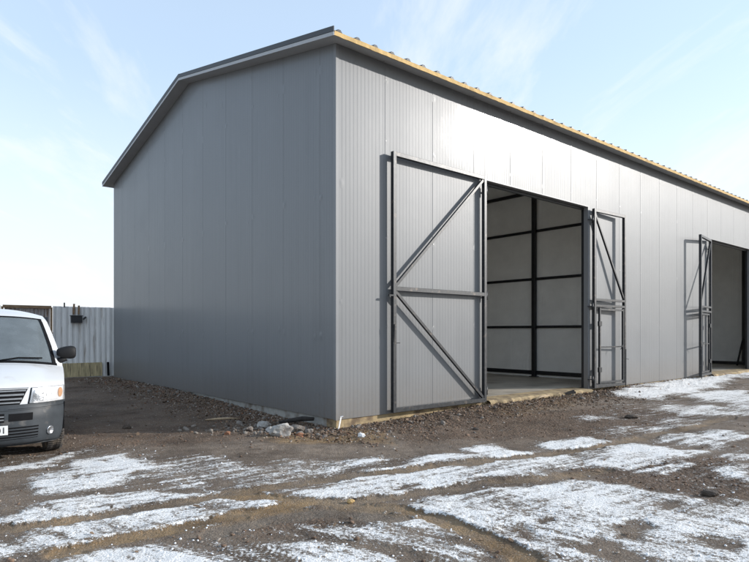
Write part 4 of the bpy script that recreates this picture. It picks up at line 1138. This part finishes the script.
for x_ in (-.42, .10, .46):
    se = MB()
    for y0, y1, z0, z1, w_ in ((1.95, 2.45, .80, .95, .24), (2.38, 2.52, .95, 1.50, .23), (2.42, 2.52, 1.53, 1.72, .13)):
        vv = [];
        for y_, z_ in ((y0, z0), (y1, z0), (y1, z1), (y0, z1)):
            for dx in (-w_, -w_ * .8, w_ * .8, w_): vv.append((x_ + dx, y_ + (.02 if abs(dx) == w_ else 0) * (1 if y_ == y0 else -1), z_ + (.02 if abs(dx) == w_ else 0) * (1 if z_ == z0 else -1)))
        se.add(vv, [(4 * i + k, 4 * i + k + 1, 4 * ((i + 1) % 4) + k + 1, 4 * ((i + 1) % 4) + k) for i in range(4) for k in range(3)] + [(0, 4, 8, 12), (3, 15, 11, 7)])
    se.build('seat', M['seatcloth'], van)
bk = MB(); bk.box(-.80, .80, 2.6, 2.63, .4, 1.84); bk.build('bulkhead', M['seatcloth'], van)
sw = MB(); seg = 28; c = Vector((.42, 1.62, 1.12)); X = Vector((1, 0, 0)); Y = Vector((0, .45, .9)).normalized()
ringpts = [c + (X * math.cos(k / seg * 6.2832) + Y * math.sin(k / seg * 6.2832)) * .19 for k in range(seg + 1)]
sw.tube(ringpts, .014, 6); sw.bar(c - X * .18, c + X * .18, .05, .02); sw.build('steering_wheel', M['black'], van)
rv = MB(); rv.box(-.12, .12, 1.62, 1.64, 1.66, 1.73); rv.build('rear_view_mirror', M['black'], van)


# ------------------------------------------------------------------ loose things on the ground
def ico(sub):
    import bmesh
    bm = bmesh.new(); bmesh.ops.create_icosphere(bm, subdivisions=sub, radius=1); bm.verts.ensure_lookup_table()
    v = [tuple(q.co) for q in bm.verts]; f = [tuple(q.index for q in p.verts) for p in bm.faces]; bm.free(); return v, f


ICO3 = ico(4); ICO1 = ico(1)


def chunk(name, x, y, size, mat, seed, label, cat, group=None, cuts=9, rot=0.0, sink=.55, lump=.18):
    rr = random.Random(seed); sx, sy, sz = size
    planes = [(Vector((rr.gauss(0, 1), rr.gauss(0, 1), rr.gauss(0, .8))).normalized(), rr.uniform(.55, .9)) for _ in range(cuts)]
    vs_ = []
    for v in ICO3[0]:
        p = Vector(v)
        for n, d in planes:
            e = p.dot(n) - d
            if e > 0: p = p - n * e
        p = p * (1 + lump * (mnoise.noise(p * 2.1 + Vector((seed, 0, 0)))) + .07 * mnoise.noise(p * 6 + Vector((0, seed, 0))) + .03 * mnoise.noise(p * 15))
        vs_.append((p.x * sx / 2, p.y * sy / 2, p.z * sz / 2))
    mb = MB(); mb.add(vs_, ICO3[1], 0, False)
    zmin = min(v[2] for v in vs_); zmax = max(v[2] for v in vs_)
    o = mb.build(name, mat); o.location = (x, y, gz(x, y) - zmin - (zmax - zmin) * sink * .5); o.rotation_euler = (0, 0, rot)
    return tag(o, label, cat, group)


G = 'rubble heaped at the near corner of the warehouse'
chunk('concrete_chunk', -1.42, 8.97, (.38, .30, .26), M['stone'], 3, 'largest pale angular concrete chunk in the heap at the warehouse corner', 'rubble', G, 11, .3)
chunk('boulder', -1.24, 9.38, (.24, .24, .20), M['stone2'], 8, 'rounded brown grey stone right of the largest concrete chunk', 'stone', G, 4, 1.0)
chunk('concrete_chunk', -1.86, 9.82, (.27, .20, .17), M['stone'], 14, 'pale rounded concrete lump behind the heap, near the gable', 'rubble', G, 6, .9)
chunk('boulder', -2.02, 9.32, (.16, .14, .11), M['stone2'], 21, 'small brown stone at the left end of the rubble heap', 'stone', G, 7, .2)
chunk('concrete_chunk', -1.66, 9.30, (.20, .15, .13), M['stone'], 25, 'small grey concrete piece behind the largest concrete chunk', 'rubble', G, 9, 2.0)
chunk('boulder', -1.03, 9.27, (.17, .14, .10), M['stone2'], 33, 'flat dark stone in the heap closest to the plinth', 'stone', G, 8, .5)
chunk('brick_fragment', -1.16, 9.02, (.15, .10, .08), M['brick'], 41, 'orange brick fragment beside the largest concrete chunk', 'brick', G, 8, .4)
chunk('brick_fragment', -2.28, 9.07, (.13, .10, .07), M['brick'], 43, 'lone orange brick fragment left of the rubble heap', 'brick', G, 7, 1.4)
chunk('earth_clod', -4.08, 9.63, (.14, .12, .09), M['clod'], 51, 'dark clod on the shaded ground between van and gable', 'clod', None, 5)
chunk('earth_clod', 4.79, 10.87, (.26, .17, .10), M['clod'], 53, 'dark clod on bare ground in front of the narrow gate leaf', 'clod', None, 6)
chunk('earth_clod', 3.28, 5.70, (.17, .12, .08), M['clod'], 57, 'black clod lying in the dark gravel at right foreground', 'clod', None, 6)
chunk('clay_clod', -.23, 5.53, (.085, .07, .05), M['ochreclod'], 61, 'small yellow clay clod where the wheel tracks cross', 'clod', None, 6)
chunk('litter_scrap', -.20, 8.86, (.16, .10, .09), M['litter'], 65, 'crumpled white scrap on the debris near the warehouse corner', 'litter', None, 12, lump=.5)
chunk('earth_clod', 1.66, 9.55, (.12, .10, .06), M['clod'], 67, 'small dark clod below the wide gate leaf', 'clod', None, 6)


def stick(name, pts, rads, mat, label, cat='stick'):
    c = Vector(pts[0]); base = gz(c.x, c.y)
    mb = MB(); mb.tube([Vector((p[0] - c.x, p[1] - c.y, gz(p[0], p[1]) - base + p[2])) for p in pts], rads, 7)
    o = mb.build(name, mat); o.location = (c.x, c.y, base); return tag(o, label, cat)


stick('charred_log', [(-1.62, 9.95, .06), (-1.42, 9.90, .10), (-1.22, 9.86, .13), (-1.02, 9.84, .12)], [.025, .04, .045, .03], M['char'], 'short charred log on top of the rubble heap', 'log')
stick('branch', [(-3.02, 10.42, .02), (-2.80, 10.36, .05), (-2.62, 10.40, .06), (-2.45, 10.55, .04)], [.012, .022, .02, .01], M['palewood'], 'pale broken branch on the dirt by the gable wall')
stick('branch', [(3.50, 12.72, .03), (3.68, 12.90, .05), (3.92, 13.10, .07)], [.015, .024, .014], M['palewood'], 'thin pale stick sloping up to the first gateway sill')
mb = MB(); mb.bar((-.20, -.05, .03), (.22, .05, .07), .11, .05); mb.bar((.05, .02, .07), (.2, .04, .11), .06, .03)
o = mb.build('broken_plank', M['char']); o.location = (4.50, 13.72, gz(4.5, 13.72)); tag(o, 'short black plank lying before the first gateway sill', 'plank')
mb = MB(); mb.bar((0, 0, -.02), (.045, -.02, .21), .045, .008); mb.bar((.035, -.02, .205), (.075, .0, .215), .04, .008)
o = mb.build('plastic_strip', M['litter']); o.location = (-.585, 9.44, gz(-.585, 9.44)); tag(o, 'bent white strip leaning on the plinth at the warehouse corner', 'strip')


def scatter(name, pts, rmin, rmax, mat, flat=.6, kind='stone', seed=0, power=3.0):
    """one mesh of very many bits: each an irregular little stone or a curled flake"""
    r2 = np.random.default_rng(seed); n = len(pts)
    h, *_ = ground_fields(pts[:, 0], pts[:, 1])
    size = (rmin + (rmax - rmin) * r2.random(n) ** power)
    if kind == 'stone':
        bv = np.array(ICO1[0]); bf = np.array(ICO1[1])
    else:
        bv = np.array([(-1, -.45, 0), (0, -.6, .25), (1, -.3, 0), (1, .3, .1), (0, .6, .3), (-1, .4, .05)], float); bf = None
    k = len(bv)
    V = np.repeat(bv[None], n, 0) * (1 + (r2.random((n, k, 1)) - .5) * .7)
    V *= (size[:, None] * (1 + (r2.random((n, 3)) - .5) * .7))[:, None, :]
    if kind == 'stone': V[:, :, 2] *= flat
    tilt = (r2.random((n, 2)) - .5) * (1.4 if kind != 'stone' else .8); ang = r2.random(n) * 6.2832
    z = V[:, :, 2] + V[:, :, 0] * tilt[:, :1] + V[:, :, 1] * tilt[:, 1:]
    x = V[:, :, 0] * np.cos(ang)[:, None] - V[:, :, 1] * np.sin(ang)[:, None]; y = V[:, :, 0] * np.sin(ang)[:, None] + V[:, :, 1] * np.cos(ang)[:, None]
    co = np.stack([x + pts[:, :1], y + pts[:, 1:2], z + (h + size * (.25 if kind == 'stone' else .35))[:, None]], -1).reshape(-1, 3)
    me = bpy.data.meshes.new(name); me.vertices.add(len(co)); me.vertices.foreach_set('co', co.ravel())
    if kind == 'stone': faces = (bf[None] + (np.arange(n) * k)[:, None, None]).reshape(-1, bf.shape[1])
    else: faces = (np.array([[0, 1, 4, 5], [1, 2, 3, 4]])[None] + (np.arange(n) * k)[:, None, None]).reshape(-1, 4)
    me.loops.add(faces.size); me.loops.foreach_set('vertex_index', faces.ravel().astype(np.int32)); me.polygons.add(len(faces))
    me.polygons.foreach_set('loop_start', (np.arange(len(faces)) * faces.shape[1]).astype(np.int32)); me.update(calc_edges=True)
    me.materials.append(mat); o = bpy.data.objects.new(name, me); COL.objects.link(o); o['kind'] = 'stuff'; return o


def ab2xy(a, b): return np.stack([CORNER.x + a * AX.x + b * BX.x, CORNER.y + a * AX.y + b * BX.y], 1)


def bank_pts(ng, nf, sg=.55):
    g = ab2xy(-np.abs(rng.normal(0, sg, ng)) - .02, rng.uniform(-.5, W_B, ng) ** 1.0)
    f = ab2xy(rng.uniform(-.7, 13.0, nf), -np.abs(rng.normal(0, sg * 1.15, nf)) - .02)
    return np.vstack([g, f])


def keep(pts, fn):
    h, sn, cl_, gr, rut = ground_fields(pts[:, 0], pts[:, 1]); m = fn(sn, cl_, gr, rut, rng.random(len(pts))); return pts[m]


def off_bank(*a): return off_snow(bank_pts(*a))


def off_snow(p):
    h, sn, *_ = ground_fields(p[:, 0], p[:, 1]); return p[sn < .45]


def frustum(n, y0=3.2, y1=16.0):
    y = 1 / rng.uniform(1 / y1, 1 / y0, n); x = rng.uniform(-.72, .72, n) * y; p = np.stack([x, y], 1)
    a, b = ab(p[:, 0], p[:, 1]); return p[~((a > -.05) & (b > -.05))]


heap = rng.normal(0, 1, (900, 2)) * np.array([.40, .30]) + np.array([-1.45, 9.35]); a_, b_ = ab(heap[:, 0], heap[:, 1]); heap = heap[~((a_ > -.03) & (b_ > -.03))]
scatter('gravel', np.vstack([off_bank(6500, 7000), heap[:500], keep(frustum(9000), lambda s, c, g, r, q: (s < .35) & (q < .15 + g) & (r < .4))]), 
        .004, .026, M['grav2'], seed=1)
scatter('pale_gravel', np.vstack([off_bank(4200, 4000), heap[500:700], keep(frustum(5000), lambda s, c, g, r, q: (s < .5) & (q < .25 + .5 * g))]), .003, .017, M['grav1'], seed=2)
big = rng.normal(0, 1, (150, 2)) * np.array([.75, .28]) + np.array([-1.6, 9.5]); a_, b_ = ab(big[:, 0], big[:, 1]); big = big[~((a_ > -.08) & (b_ > -.08))]
scatter('rubble', np.vstack([big, ab2xy(-np.abs(rng.normal(0, .5, 60)) - .08, rng.uniform(0, W_B, 60)), ab2xy(rng.uniform(0, 9, 50), -np.abs(rng.normal(0, .6, 50)) - .1)]), .018, .060, M['stone2'], flat=.7, seed=8)
scatter('leaf_litter', np.vstack([off_bank(3200, 3600, .5), heap[700:], keep(frustum(1500), lambda s, c, g, r, q: (q < .1 + .6 * g))]), .008, .030, M['leaf'], kind='flake', seed=3, power=2)
scatter('snow_crumbs', np.vstack([off_bank(420, 330, .45), keep(frustum(5200, 3.2, 13), lambda s, c, g, r, q: (s > .12) & (q < .6) & (r < .3))]), .002, .011, M['crumb'], flat=.7, seed=4)
scatter('brick_bits', bank_pts(160, 60, .6), .008, .030, M['brick'], seed=5)

# ------------------------------------------------------------------ sky, sun, camera
w = bpy.data.worlds.new('World'); sc.world = w; w.use_nodes = True; nt = w.node_tree; nt.nodes.clear(); L = nt.links.new
out = N(nt, 'ShaderNodeOutputWorld'); bg = N(nt, 'ShaderNodeBackground'); L(bg.outputs[0], out.inputs[0])
sky = N(nt, 'ShaderNodeTexSky', sky_type='NISHITA'); sky.sun_disc = False
el = math.asin(SUN_DIR.z); az = math.atan2(SUN_DIR.x, SUN_DIR.y)
sky.sun_elevation = el; sky.sun_rotation = az; sky.air_density = 1.0; sky.dust_density = 0.6; sky.ozone_density = 1.0; sky.altitude = 100
tc = N(nt, 'ShaderNodeTexCoord'); sp = N(nt, 'ShaderNodeSeparateXYZ'); L(tc.outputs['Generated'], sp.inputs[0])


def wm(op, a, b, clamp=False):
    n = N(nt, 'ShaderNodeMath', operation=op); n.use_clamp = clamp
    for i, v in enumerate((a, b)):
        if isinstance(v, (int, float)): n.inputs[i].default_value = v
        else: L(v, n.inputs[i])
    return n.outputs[0]


zz = wm('ADD', wm('MAXIMUM', sp.outputs[2], 0.0), 0.16)
cx = wm('DIVIDE', sp.outputs[0], zz); cy = wm('DIVIDE', sp.outputs[1], zz)
cb = N(nt, 'ShaderNodeCombineXYZ'); L(cx, cb.inputs[0]); L(cy, cb.inputs[1])
mp = N(nt, 'ShaderNodeMapping'); mp.inputs['Rotation'].default_value = (0, 0, R(-38)); mp.inputs['Scale'].default_value = (1.5, .42, 1); mp.inputs['Location'].default_value = (5.7, 3.4, 0); L(cb.outputs[0], mp.inputs[0])
n1 = N(nt, 'ShaderNodeTexNoise'); n1.inputs['Scale'].default_value = 1.5; n1.inputs['Detail'].default_value = 9; n1.inputs['Roughness'].default_value = .62; n1.inputs['Distortion'].default_value = .5; L(mp.outputs[0], n1.inputs['Vector'])
cir = ramp(nt, n1.outputs['Fac'], [(.52, (0, 0, 0)), (.74, (.9, .9, .9))]).outputs[0]
n2 = N(nt, 'ShaderNodeTexNoise'); n2.inputs['Scale'].default_value = .5; n2.inputs['Detail'].default_value = 5; L(cb.outputs[0], n2.inputs['Vector'])
veil = N(nt, 'ShaderNodeMapRange'); veil.inputs[1].default_value = .0; veil.inputs[2].default_value = .42; veil.inputs[3].default_value = .99; veil.inputs[4].default_value = .50; veil.interpolation_type = 'SMOOTHSTEP'
L(sp.outputs[2], veil.inputs[0])
vm = wm('MULTIPLY', veil.outputs[0], wm('ADD', wm('MULTIPLY', n2.outputs['Fac'], .5), .72), True)
cov = vm
mx = N(nt, 'ShaderNodeMix', data_type='RGBA'); L(cov, mx.inputs[0]); L(sky.outputs[0], mx.inputs[6]); hz = ramp(nt, sp.outputs[2], [(0.02, (3.62, 3.74, 3.88)), (0.40, (3.35, 4.02, 4.78))]).outputs[0]; L(hz, mx.inputs[7])
mx2 = N(nt, 'ShaderNodeMix', data_type='RGBA'); L(wm('MULTIPLY', cir, 0.8), mx2.inputs[0]); L(mx.outputs[2], mx2.inputs[6]); mx2.inputs[7].default_value = (4.1, 4.15, 4.25, 1)
L(mx2.outputs[2], bg.inputs[0]); bg.inputs[1].default_value = 0.145

sl = bpy.data.lights.new('sun', 'SUN'); sl.energy = 2.5; sl.angle = R(.53); sl.color = (1.0, .96, .91)
so = bpy.data.objects.new('sun', sl); COL.objects.link(so); so.rotation_euler = SUN_DIR.to_track_quat('Z', 'Y').to_euler(); so.location = (20, -5, 20)

cam = bpy.data.cameras.new('camera'); co = bpy.data.objects.new('camera', cam); COL.objects.link(co); sc.camera = co
co.location = (0, 0, 1.6); co.rotation_euler = (R(90), 0, 0)
cam.sensor_width = 36; cam.lens = 584.0 / 749 * 36; cam.shift_y = 51.0 / 749; cam.clip_start = .05; cam.clip_end = 6000
sc.view_settings.view_transform = 'Standard'; sc.view_settings.look = 'None'; sc.view_settings.gamma = 1; sc.view_settings.use_curve_mapping = False
sc.view_settings.exposure = 0.9
sc.render.engine = 'CYCLES'
sc.cycles.use_denoising = True; sc.cycles.max_bounces = 8; sc.cycles.diffuse_bounces = 6; sc.cycles.glossy_bounces = 4; sc.cycles.sample_clamp_indirect = 8
